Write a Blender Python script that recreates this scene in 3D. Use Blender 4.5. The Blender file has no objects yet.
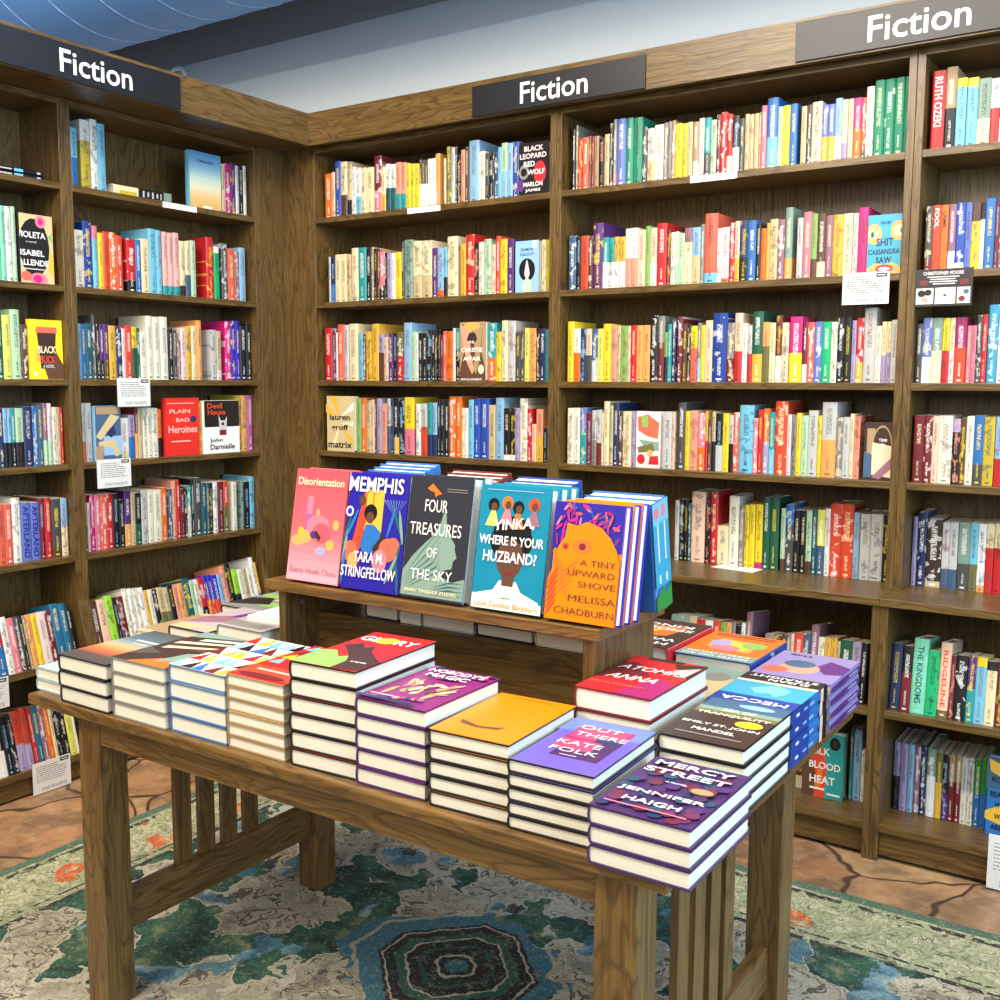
import bpy, math, random
from mathutils import Vector, Matrix
random.seed(7)
S = bpy.context.scene
COL = S.collection
R = math.radians

# ------------------------------------------------------------------ colours
PAL = {  # code: (srgb hex, words)
 'w':('eeeeea','white'),'iv':('ebe6d2','ivory'),'cr':('eadbb0','cream'),'be':('cdb98c','beige'),'k':('17161a','black'),
 'dg':('4b4a4a','dark grey'),'g':('85827c','grey'),'lg':('c6c6c4','light grey'),'r':('c8232a','red'),'dr':('73212a','maroon'),
 'o':('e46f22','orange'),'lo':('efa65c','light orange'),'ro':('d9482a','red-orange'),'co':('e5664f','coral'),'sa':('e99a80','salmon'),
 'pe':('f0c9ad','peach'),'p':('df7c8c','pink'),'pk':('f2b3ac','pale pink'),'pp':('eed5d3','blush'),'hp':('d1207c','magenta'),
 'mr':('9c2262','plum'),'pu':('5a2c78','purple'),'la':('a99cc4','lavender'),'mv':('94687a','mauve'),'mg2':('ac5a98','orchid'),
 'n':('23305c','navy'),'sl':('40607f','slate blue'),'b':('2c6fb6','blue'),'rb':('1b3f96','royal blue'),'ub':('2a4cae','bright blue'),
 'vb':('2f27b8','violet-blue'),'pb':('6377c0','periwinkle'),'lb':('8db9dc','light blue'),'sk':('74c0dc','sky blue'),'tb':('3d9fc0','turquoise'),
 'tb2':('1d6a90','deep teal'),'t':('289a9c','teal'),'dt':('215e66','dark teal'),'sg':('7f9a8c','sage'),'lgn':('b4d6b0','pale green'),
 'mi':('7fd3b2','mint'),'em':('12b573','emerald'),'eg':('1f8a6a','sea green'),'gr':('2f8a3a','green'),'mg':('83b35c','leaf green'),
 'li':('9fdc36','lime'),'dgn':('1d5a41','dark green'),'ol':('6f6b3c','olive'),'yo':('c8b22e','mustard'),'yg':('e3e267','lemon'),
 'y':('f2d32b','yellow'),'go':('e2b23c','gold'),'br':('5f3e2c','brown'),'db':('3a2822','dark brown'),'ta':('a98c68','tan'),
 'am':('ea820a','amber'),'cp':('dc5a66','coral pink'),'ni':('251c96','indigo'),'cy':('16829f','turquoise'),'dp':('43265c','dark purple'),'ch':('303138','charcoal'),'r2':('dc2c22','red'),'la2':('b3a5ae','dusky lavender'),'fl':('83276e','magenta'),'ot':('6657b8','violet'),'lv':('9082b6','lavender'),'pbl':('b4c8cc','pale blue'),'stl':('48709c','steel blue')}
def lin(hexs):
    out = []
    for i in (0, 2, 4):
        c = int(hexs[i:i+2], 16)/255
        out.append(c/12.92 if c <= .04045 else ((c+.055)/1.055)**2.4)
    return out
LIN = {k: tuple(lin(v[0])) for k, v in PAL.items()}
def rgb(c):
    if isinstance(c, tuple): return c
    return LIN[c] if c in LIN else tuple(lin(c))
def word(c): return PAL[c][1]

# ------------------------------------------------------------------ materials
def new_mat(name):
    m = bpy.data.materials.new(name); m.use_nodes = True
    nt = m.node_tree; b = nt.nodes['Principled BSDF']
    return m, nt, b
class N:
    """small wrapper so that node graphs stay readable"""
    def __init__(s, nt): s.nt = nt
    def new(s, t, **k):
        n = s.nt.nodes.new(t)
        for a, v in k.items(): setattr(n, a, v)
        return n
    def link(s, a, b): s.nt.links.new(a, b)
    def m(s, op, a, b=None, c=None):
        n = s.new('ShaderNodeMath', operation=op)
        for i, v in enumerate((a, b, c)):
            if v is None: continue
            if isinstance(v, (int, float)): n.inputs[i].default_value = v
            else: s.link(v, n.inputs[i])
        return n.outputs[0]
    def mix(s, f, a, b):
        n = s.new('ShaderNodeMix', data_type='RGBA')
        if isinstance(f, (int, float)): n.inputs[0].default_value = f
        else: s.link(f, n.inputs[0])
        for i, v in ((6, a), (7, b)):
            if isinstance(v, (tuple, list)): n.inputs[i].default_value = (*v[:3], 1)
            else: s.link(v, n.inputs[i])
        return n.outputs[2]
    def ramp(s, f, stops, interp='LINEAR'):
        n = s.new('ShaderNodeValToRGB'); n.color_ramp.interpolation = interp
        e = n.color_ramp.elements
        while len(e) < len(stops): e.new(.5)
        for el, (p, c) in zip(e, stops):
            el.position = p; el.color = (*c, 1)
        s.link(f, n.inputs[0]); return n.outputs[0]
    def noise(s, vec, scale, detail=3, rough=.5, dist=0):
        n = s.new('ShaderNodeTexNoise'); n.inputs['Scale'].default_value = scale
        n.inputs['Detail'].default_value = detail; n.inputs['Roughness'].default_value = rough
        n.inputs['Distortion'].default_value = dist
        if vec is not None: s.link(vec, n.inputs['Vector'])
        return n.outputs['Fac']
    def mapping(s, vec, scale=(1,1,1), loc=(0,0,0), rot=(0,0,0)):
        n = s.new('ShaderNodeMapping'); s.link(vec, n.inputs['Vector'])
        n.inputs['Scale'].default_value = scale; n.inputs['Location'].default_value = loc; n.inputs['Rotation'].default_value = rot
        return n.outputs[0]
    def xyz(s, x, y, z):
        n = s.new('ShaderNodeCombineXYZ')
        for i, v in enumerate((x, y, z)):
            if isinstance(v, (int, float)): n.inputs[i].default_value = v
            else: s.link(v, n.inputs[i])
        return n.outputs[0]
    def bump(s, h, strength, dist, b):
        n = s.new('ShaderNodeBump'); n.inputs['Strength'].default_value = strength; n.inputs['Distance'].default_value = dist
        s.link(h, n.inputs['Height']); s.link(n.outputs[0], b.inputs['Normal'])

_paper = {}
def paper(c, rough=.42):
    if c not in _paper:
        m, nt, b = new_mat('printed_paper_'+(c if isinstance(c, str) else 'blend'))
        b.inputs['Base Color'].default_value = (*rgb(c), 1); b.inputs['Roughness'].default_value = rough
        _paper[c] = m
    return _paper[c]
def plain(name, col, rough=.5, metal=0):
    m, nt, b = new_mat(name)
    b.inputs['Base Color'].default_value = (*rgb(col), 1); b.inputs['Roughness'].default_value = rough
    b.inputs['Metallic'].default_value = metal
    return m

def wood(name, axis, tone=1.0, red=1.0):
    """stained oak, grain running along axis 0/1/2"""
    m, nt, b = new_mat(name); g = N(nt)
    tc = g.new('ShaderNodeTexCoord').outputs['Object']
    s = [1, 1, 1]; s[axis] = .16
    v = g.mapping(tc, tuple(s), (3.1, 1.7, .6))
    warp = g.noise(v, 5, 2, .5)
    v2 = g.new('ShaderNodeVectorMath', operation='MULTIPLY_ADD')
    g.link(warp, v2.inputs[0]); v2.inputs[1].default_value = (.16, .16, .16); g.link(v, v2.inputs[2])
    rings = g.noise(v2.outputs[0], 16, 2, .5, .6)
    rr = g.m('FRACT', g.m('MULTIPLY', rings, 9.0))
    band = g.ramp(rr, [(0, (0, 0, 0)), (.25, (1, 1, 1)), (.8, (.75, .75, .75)), (1, (0, 0, 0))])
    s2 = [150, 150, 150]; s2[axis] = 5
    pores = g.noise(g.mapping(tc, tuple(s2)), 1, 2, .6)
    pr = g.ramp(pores, [(.38, (0, 0, 0)), (.58, (1, 1, 1))])
    cl = lambda r, gg, bb: (r*tone*red, gg*tone, bb*tone)
    base = g.mix(band, cl(.064, .034, .0085), cl(.166, .097, .028))
    base = g.mix(g.m('MULTIPLY', g.m('SUBTRACT', 1.0, pr), .55), base, cl(.036, .018, .0045))
    big = g.noise(v, 2.2, 2)
    base = g.mix(g.m('MULTIPLY', big, .35), base, cl(.112, .063, .017))
    g.link(base, b.inputs['Base Color'])
    b.inputs['Roughness'].default_value = .34
    g.bump(pr, .12, .002, b)
    return m
WX, WY, WZ = wood('oak_grain_along_x', 0), wood('oak_grain_along_y', 1), wood('oak_grain_upright', 2)
TX, TY, TZ = wood('table_oak_along_x', 0, 1.32, 1.1), wood('table_oak_along_y', 1, 1.32, 1.1), wood('table_oak_upright', 2, 1.32, 1.1)

def page_mat():
    m, nt, b = new_mat('book_pages'); g = N(nt)
    tc = g.new('ShaderNodeTexCoord').outputs['Object']
    n = g.noise(g.mapping(tc, (3, 3, 900)), 1, 2)
    c = g.mix(n, rgb('ece2c8'), rgb('f8f1df'))
    g.link(c, b.inputs['Base Color']); b.inputs['Roughness'].default_value = .8
    return m
PAGES = page_mat()
def page_mat2():
    m, nt, b = new_mat('shelved_book_pages'); b.inputs['Base Color'].default_value = (*rgb('d9cdb2'), 1); b.inputs['Roughness'].default_value = .85
    return m
PAGES2 = page_mat2()

def spine_mat():
    """printed spines: two colour fields, a title, an author line and a publisher mark, all from mesh attributes"""
    m, nt, b = new_mat('printed_book_cover'); g = N(nt)
    at = lambda n: g.new('ShaderNodeAttribute', attribute_name=n)
    c1, c2, ink, par = at('c1').outputs['Color'], at('c2').outputs['Color'], at('ink').outputs['Color'], at('par')
    sp = g.new('ShaderNodeSeparateColor'); g.link(par.outputs['Color'], sp.inputs[0])
    lo, hi, seed, h = sp.outputs[0], sp.outputs[1], sp.outputs[2], par.outputs['Alpha']
    uv = g.new('ShaderNodeSeparateXYZ'); g.link(g.new('ShaderNodeUVMap', uv_map='UVMap').outputs[0], uv.inputs[0])
    u, v = uv.outputs[0], uv.outputs[1]
    AND = lambda a, b_: g.m('MULTIPLY', a, b_)
    OR = lambda a, b_: g.m('MAXIMUM', a, b_)
    inb = lambda x, a, c: AND(g.m('GREATER_THAN', x, a), g.m('LESS_THAN', x, c))
    s1 = g.m('FRACT', g.m('MULTIPLY', seed, 7.3)); s2 = g.m('FRACT', g.m('MULTIPLY', seed, 13.7)); s3 = g.m('FRACT', g.m('MULTIPLY', seed, 29.3))
    col = g.mix(inb(v, lo, hi), c1, c2)
    ny = g.m('MULTIPLY', v, h)
    blot = g.noise(g.xyz(g.m('MULTIPLY', u, 1.3), g.m('MULTIPLY', ny, 38), g.m('MULTIPLY', seed, 40)), 1, 2)
    blotm = AND(g.m('GREATER_THAN', blot, .60), g.m('GREATER_THAN', s3, .55))
    col = g.mix(g.m('MULTIPLY', blotm, .45), col, ink)
    gl = g.noise(g.xyz(g.m('MULTIPLY', u, 6.0), g.m('MULTIPLY', ny, 620), g.m('MULTIPLY', seed, 90)), 1, 1)
    glyph = g.m('GREATER_THAN', gl, .50)
    du = g.m('ABSOLUTE', g.m('SUBTRACT', u, .5))
    t0 = g.m('MULTIPLY_ADD', s2, .18, .40); t1 = g.m('MULTIPLY_ADD', s1, -.1, .93)
    title = AND(inb(v, t0, t1), g.m('LESS_THAN', du, .2))
    a1 = g.m('MULTIPLY_ADD', s1, .12, .25)
    auth = AND(inb(v, .10, a1), g.m('LESS_THAN', du, g.m('MULTIPLY_ADD', s3, .06, .08)))
    mark = AND(inb(v, .028, .055), g.m('LESS_THAN', du, .2))
    mask = OR(AND(glyph, OR(title, auth)), mark)
    col = g.mix(g.m('MULTIPLY', mask, .72), col, ink)
    g.link(col, b.inputs['Base Color']); b.inputs['Roughness'].default_value = .42
    return m
SPINE = spine_mat()

# ------------------------------------------------------------------ mesh helpers
class MB:
    def __init__(s): s.v, s.f, s.mi, s.mats = [], [], [], []
    def mat(s, m):
        if m not in s.mats: s.mats.append(m)
        return s.mats.index(m)
    def face(s, pts, m):
        i = len(s.v); s.v += [tuple(p) for p in pts]; s.f.append(tuple(range(i, i+len(pts)))); s.mi.append(s.mat(m))
    def box(s, x0, y0, z0, x1, y1, z1, m):
        i = len(s.v)
        s.v += [(x, y, z) for z in (z0, z1) for y in (y0, y1) for x in (x0, x1)]
        for q in ((0,2,3,1),(4,5,7,6),(0,1,5,4),(1,3,7,5),(3,2,6,7),(2,0,4,6)):
            s.f.append(tuple(i+k for k in q)); s.mi.append(s.mat(m))
    def prism(s, pts, ext, m):
        """closed prism: polygon pts (3D) pushed along vector ext"""
        n = len(pts); i = len(s.v); e = Vector(ext)
        s.v += [tuple(p) for p in pts] + [tuple(Vector(p)+e) for p in pts]
        s.f.append(tuple(i+k for k in range(n))[::-1]); s.f.append(tuple(i+n+k for k in range(n)))
        for k in range(n):
            s.f.append((i+k, i+(k+1) % n, i+n+(k+1) % n, i+n+k))
        s.mi += [s.mat(m)]*(n+2)
    def build(s, name, parent=None, bevel=0, loc=None, fix=True):
        me = bpy.data.meshes.new(name); me.from_pydata(s.v, [], s.f)
        for m in s.mats: me.materials.append(m)
        me.polygons.foreach_set('material_index', s.mi)
        if fix:
            import bmesh
            bm = bmesh.new(); bm.from_mesh(me); bmesh.ops.recalc_face_normals(bm, faces=bm.faces); bm.to_mesh(me); bm.free()
        me.update()
        o = bpy.data.objects.new(name, me); COL.objects.link(o)
        if parent: o.parent = parent
        if loc: o.location = loc
        if bevel:
            md = o.modifiers.new('soft_edges', 'BEVEL'); md.width = bevel; md.segments = 2; md.limit_method = 'ANGLE'
        return o
def boxo(name, dims, m, parent=None, bevel=.0015):
    b = MB(); b.box(*dims, m); return b.build(name, parent, bevel)
def thing(name, label, cat, loc=(0,0,0), rot=(0,0,0), group=None):
    o = bpy.data.objects.new(name, None); o.empty_display_size = .05; COL.objects.link(o)
    o.location = loc; o.rotation_euler = rot
    return tag(o, label, cat, group)
def tag(o, label, cat, group=None):
    o['label'] = label; o['category'] = cat
    if group: o['group'] = group
    return o
def structure(o):
    o['kind'] = 'structure'; return o

_txt = {}
def text_mesh(s, bold=0):
    k = (s, bold)
    if k not in _txt:
        cu = bpy.data.curves.new('t', 'FONT'); cu.body = s; cu.resolution_u = 3; cu.offset = bold
        o = bpy.data.objects.new('t', cu); COL.objects.link(o)
        dg = bpy.context.evaluated_depsgraph_get()
        me = bpy.data.meshes.new_from_object(o.evaluated_get(dg))
        vs = [tuple(v.co) for v in me.vertices]; fs = [tuple(p.vertices) for p in me.polygons]
        bpy.data.objects.remove(o); bpy.data.curves.remove(cu); bpy.data.meshes.remove(me)
        xs = [v[0] for v in vs]; ys = [v[1] for v in vs]
        x0, x1, y0, y1 = min(xs), max(xs), min(ys), max(ys)
        _txt[k] = ([((v[0]-x0)/(x1-x0)-.5, (v[1]-y0)/(y1-y0)-.5) for v in vs], fs)
    return _txt[k]
def put_text(mb, s, m, to3, cu, cv, w, h, lift, bold=.02, shear=0, rot=0):
    """letters of s, fitted to w x h around (cu, cv); to3 maps (u, v, lift) to 3D"""
    vs, fs = text_mesh(s, bold); i = len(mb.v); c, sn = math.cos(rot), math.sin(rot)
    for x, y in vs:
        a, b = x*w+shear*y*h, y*h
        mb.v.append(to3(cu+a*c-b*sn, cv+a*sn+b*c, lift))
    k = mb.mat(m)
    for f in fs: mb.f.append(tuple(i+q for q in f)); mb.mi.append(k)

# ------------------------------------------------------------------ books
def shelf_book_mesh(w, h, d, c1, c2, lo, hi, ink, seed, hard):
    """a standing book seen spine first: x thickness, y depth (spine at 0), z height"""
    bul = min(.0045 if hard else .002, w*.3)
    ci = min(.003 if hard else .0012, w*.15)
    out = [(0, bul), (w*.14, bul*.35), (w*.5, 0), (w*.86, bul*.35), (w, bul), (w, d), (0, d)]
    inn = [(ci, bul+ci), (w*.2, bul*.5+ci), (w*.5, ci), (w*.8, bul*.5+ci), (w-ci, bul+ci), (w-ci, d-.003), (ci, d-.003)]
    n = 7; V = []; F = []
    for z in (0, h): V += [(x, y, z) for x, y in out]
    V += [(x, y, h) for x, y in inn]
    dz = .004 if hard else .0006
    V += [(x, y, h-dz) for x, y in inn]
    F.append(tuple(range(n))[::-1])
    for k in range(n): F.append((k, (k+1) % n, n+(k+1) % n, n+k))
    for k in range(n): F.append((n+k, n+(k+1) % n, 2*n+(k+1) % n, 2*n+k))
    for k in range(n): F.append((2*n+k, 2*n+(k+1) % n, 3*n+(k+1) % n, 3*n+k))
    F.append(tuple(range(3*n, 4*n)))
    me = bpy.data.meshes.new('paper_book'); me.from_pydata(V, [], F)
    me.materials.append(SPINE); me.materials.append(PAGES2)
    mi = [0]*len(F)
    mi[-1] = 1; mi[1+5] = 1                       # page tops and fore-edge
    for k in range(n): mi[1+2*n+k] = 1
    me.polygons.foreach_set('material_index', mi)
    uv = me.uv_layers.new(name='UVMap'); dat = []
    for fi, f in enumerate(F):
        for vi in f:
            x, y, z = V[vi]
            dat += [x/w if 1 <= fi <= 4 else -1.0, z/h]
    uv.data.foreach_set('uv', dat)
    for nm, val in (('c1', (*[q*.80 for q in rgb(c1)], 1)), ('c2', (*[q*.80 for q in rgb(c2)], 1)), ('ink', (*ink, 1)), ('par', (lo, hi, seed, h))):
        a = me.attributes.new(nm, 'FLOAT_COLOR', 'FACE'); a.data.foreach_set('color', list(val)*len(F))
    me.update(); return me
def lum(c): r = rgb(c); return .2126*r[0]+.7152*r[1]+.0722*r[2]
def ink_for(c, rnd):
    if lum(c) < .16: return rgb(rnd.choice(['w', 'w', 'cr', 'yo', 'lg', 'sa', 'lb'])) if lum(c) < .05 else rgb(rnd.choice(['w', 'cr', 'w', 'y']))
    return rgb(rnd.choice(['k', 'k', 'dg', 'n', 'dr', 'br'])) if lum(c) > .35 else rgb(rnd.choice(['w', 'w', 'k', 'cr']))

def cover_art(parent, ops, T, w, h, base_lift=.0004):
    """printed picture and lettering on a cover of size w x h; T maps cover metres (x, y, lift) to the parent's space"""
    pic = MB(); k = 0
    to3 = lambda u, v, l: T(min(max(u, .004), .996)*w, min(max(v, .004), .996)*h, l)
    for op in ops:
        t = op[0]; l = base_lift+.00006*k; k += 1
        if t == 'g':                                # printed colour blend from foot to head
            st = op[1]
            for i in range(16):
                q_ = (i+.5)/16
                for (p0, ca), (p1, cb) in zip(st, st[1:]):
                    if p0 <= q_ <= p1:
                        f_ = (q_-p0)/(p1-p0); mixc = tuple(x_*(1-f_)+y_*f_ for x_, y_ in zip(rgb(ca), rgb(cb)))
                pic.face([to3(0,i/16,l), to3(1,i/16,l), to3(1,(i+1)/16,l), to3(0,(i+1)/16,l)], paper(mixc))
        elif t == 'r': u0, v0, u1, v1, c = op[1:]; pic.face([to3(u0,v0,l), to3(u1,v0,l), to3(u1,v1,l), to3(u0,v1,l)], paper(c))
        elif t == 'p': pic.face([to3(u, v, l) for u, v in op[1]], paper(op[2]))
        elif t == 'e':
            cu, cv, ru, rv, c = op[1:6]; ph = op[6] if len(op) > 6 else 0
            pic.face([to3(cu+ru*math.cos(a)*math.cos(ph)-rv*math.sin(a)*math.sin(ph), cv+rv*math.sin(a)*math.cos(ph)+ru*math.cos(a)*math.sin(ph), l) for a in [i*math.pi/9 for i in range(18)]], paper(c))
        elif t == 't':
            s, cu, cv, tw, th, c = op[1:7]; let = MB(); put_text(let, s, paper(c), to3, cu, cv, tw, th, l+.0002, *(op[7:] or ()))
            let.build('cover_lettering', parent, fix=False)
    if pic.f: pic.build('cover_picture', parent, fix=False)

def bound_book(name, label, cat, loc, rot, w, h, t, jacket, ops=None, group=None, spine_ops=None, edge=None, hard=True):
    """hardcover in lying coordinates: x width (spine at 0), y height (tail at 0), z thickness"""
    root = thing(name, label, cat, loc, rot, group)
    c = .0028 if hard else .0012; o = .0035 if hard else .0005; jm = paper(jacket, .34); em = paper(edge or jacket, .34)
    # jacket: one C-shaped profile pushed along y
    ro = min(.005, t*.26); prof = []
    prof += [(w, 0), (ro, 0)]
    for i in range(1, 6):
        a = -math.pi/2 - math.pi*i/6; prof.append((ro+ro*math.cos(a)*1.0, t/2+(t/2)*math.sin(a)))
    prof += [(ro, t), (w, t), (w, t-c), (ro, t-c)]
    for i in range(1, 6):
        a = math.pi/2+math.pi*i/6; prof.append((ro+(ro-c*.8)*math.cos(a), t/2+(t/2-c)*math.sin(a)))
    prof += [(ro, c), (w, c)]
    b = MB(); n = len(prof)
    b.v = [(x, 0, z) for x, z in prof]+[(x, h, z) for x, z in prof]
    for k in range(n):
        b.f.append((k, (k+1) % n, n+(k+1) % n, n+k)); b.mi.append(b.mat(em if k not in (7,) else jm))
    for s in (0, n):                              # end strips, joined as quads
        for k in range(n//2-1):
            a1, a2, a3, a4 = k, k+1, n-2-k, n-1-k
            b.f.append((s+a1, s+a2, s+a3, s+a4)); b.mi.append(b.mat(em))
    jk = b.build('dust_jacket' if hard else 'paper_cover', root)
    p = MB(); x0 = ro*.45
    p.box(x0, o, c, w-o, h-o, t-c, PAGES); p.build('page_block', root)
    if ops: cover_art(jk, ops, lambda x, y, l: (x, y, t+l), w, h)
    if spine_ops:
        cover_art(jk, spine_ops, lambda x, y, l: (-l-.0001, y, x), t, h)
    return root
def copy_tree(o, parent=None):
    c = o.copy(); COL.objects.link(c)
    if parent: c.parent = parent
    for ch in list(o.children): copy_tree(ch, c)
    return c
ORD = ['', 'first', 'second', 'third', 'fourth', 'fifth', 'sixth', 'seventh', 'eighth', 'ninth', 'tenth', 'eleventh', 'twelfth', 'thirteenth', 'fourteenth', 'fifteenth', 'sixteenth', 'seventeenth', 'eighteenth', 'nineteenth', 'twentieth']
def ordinal(n):
    if n <= 20: return ORD[n]
    t = ['', '', 'twent', 'thirt', 'fort', 'fift', 'sixt'][n//10]
    return t+'ieth' if n % 10 == 0 else t+'y-'+ORD[n % 10]

# ------------------------------------------------------------------ the room
def floor_mat():
    m, nt, b = new_mat('flagstone_floor'); g = N(nt)
    tc = g.new('ShaderNodeTexCoord').outputs['Object']
    nz = g.new('ShaderNodeTexNoise'); nz.inputs['Scale'].default_value = 2.6; nz.inputs['Detail'].default_value = 3; g.link(tc, nz.inputs['Vector'])
    off = g.new('ShaderNodeVectorMath', operation='MULTIPLY_ADD'); g.link(nz.outputs['Color'], off.inputs[0]); off.inputs[1].default_value = (.3, .3, 0); g.link(tc, off.inputs[2])
    vor = lambda f: g.new('ShaderNodeTexVoronoi', feature=f)
    e = vor('DISTANCE_TO_EDGE'); c = vor('F1')
    for q in (e, c): q.inputs['Scale'].default_value = 3.0; g.link(off.outputs[0], q.inputs['Vector'])
    sep = g.new('ShaderNodeSeparateColor'); g.link(c.outputs['Color'], sep.inputs[0])
    base = g.ramp(sep.outputs[0], [(0, rgb('96694a')), (.3, rgb('b98a60')), (.5, rgb('84644c')), (.7, rgb('c59c6e')), (1, rgb('a5704c'))])
    mot = g.noise(tc, 7, 5, .6)
    base = g.mix(g.ramp(mot, [(.42, (0,0,0)), (.60, (.75,.75,.75))]), base, rgb('6a5540'))
    mot2 = g.noise(tc, 22, 4, .6)
    base = g.mix(g.ramp(mot2, [(.5, (0,0,0)), (.75, (.45,.45,.45))]), base, rgb('d0ae84'))
    grout = g.ramp(e.outputs['Distance'], [(.008, (1,1,1)), (.022, (0,0,0))])
    base = g.mix(grout, base, rgb('4c3a2c'))
    g.link(base, b.inputs['Base Color']); b.inputs['Roughness'].default_value = .5
    g.bump(g.m('SUBTRACT', g.m('MULTIPLY', mot2, .3), grout), .5, .006, b)
    return m
b = MB(); b.box(-3.2, -5, -.05, 6.5, .5, 0, floor_mat()); structure(b.build('floor'))
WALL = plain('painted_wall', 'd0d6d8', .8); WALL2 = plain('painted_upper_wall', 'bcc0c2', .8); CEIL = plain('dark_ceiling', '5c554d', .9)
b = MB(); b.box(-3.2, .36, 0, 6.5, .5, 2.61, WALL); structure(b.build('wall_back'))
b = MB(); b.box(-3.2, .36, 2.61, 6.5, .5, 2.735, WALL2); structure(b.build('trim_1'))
b = MB(); b.box(-3.2, .36, 2.735, 6.5, .5, 3.7, plain('shaded_top_wall', '8f8b86', .85)); structure(b.build('wall_shade_band'))  # top of the wall, shade behind the duct put into its darker colour
b = MB(); b.box(-3.3, -5, 3.7, 6.5, .5, 3.8, CEIL); structure(b.build('ceiling'))
b = MB(); b.box(-3.3, -5, 0, -3.2, .5, 3.7, WALL); structure(b.build('wall_left'))

# spiral duct under the ceiling
duct = thing('air_duct', 'large blue round metal air duct hung above the bookcases near the ceiling', 'duct', (0, -.22, 3.12))
m, nt, bs = new_mat('blue_duct'); bs.inputs['Base Color'].default_value = (*rgb('72b2ff'), 1); bs.inputs['Roughness'].default_value = .45; bs.inputs['Metallic'].default_value = 0  # one even blue base colour over the whole shell
def tube(r, x0, x1, seg, mat_):
    q = MB(); i0 = 0
    for x in (x0, x1):
        q.v += [(x, r*math.cos(a), r*math.sin(a)) for a in [k*2*math.pi/seg for k in range(seg)]]
    for k in range(seg): q.f.append((k, (k+1) % seg, seg+(k+1) % seg, seg+k)); q.mi.append(q.mat(mat_))
    return q
q = tube(.46, -3.1, 3.2, 64, m).build('duct_shell', duct)
for p in q.data.polygons: p.use_smooth = True
seam = plain('duct_seam', 'a8cdf8', .4, 0)
q = MB()
# one continuous helical seam
turns, seg = 26, 40; rr = .4595; prof = [(-.003, 0), (0, .003), (.003, 0)]
tot = turns*seg
for i in range(tot+1):
    a = 2*math.pi*i/seg; x = -3.05+6.2*i/tot
    for dx, dr in prof: q.v.append((x+dx, (rr+dr)*math.cos(a), (rr+dr)*math.sin(a)))
for i in range(tot):
    for k in range(2): q.f.append((3*i+k, 3*i+k+1, 3*i+4+k, 3*i+3+k)); q.mi.append(q.mat(seam))
q.build('spiral_seam', duct)
for hx in (-2.4, -.8, .8, 2.4):
    boxo('hanger_strap', (hx-.02, -.004, .455, hx+.02, .004, .58), seam, duct, 0)
# white bent conduit on top of the left case
q = bpy.data.curves.new('conduit', 'CURVE'); q.dimensions = '3D'; q.bevel_depth = .011; q.bevel_resolution = 4
sp = q.splines.new('BEZIER'); sp.bezier_points.add(2)
for bp, co in zip(sp.bezier_points, [(-1.10, .35, 2.70), (-.98, .345, 2.715), (-.955, .345, 2.62)]):
    bp.co = co; bp.handle_left_type = bp.handle_right_type = 'AUTO'
q.materials.append(plain('white_conduit', 'e4e8ec', .4))
c_ = bpy.data.objects.new('c', q); COL.objects.link(c_)
me_ = bpy.data.meshes.new_from_object(c_.evaluated_get(bpy.context.evaluated_depsgraph_get())); bpy.data.objects.remove(c_)
o = bpy.data.objects.new('conduit', me_); COL.objects.link(o); tag(o, 'short white bent conduit on the wall behind the left bookcase top', 'pipe')

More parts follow.
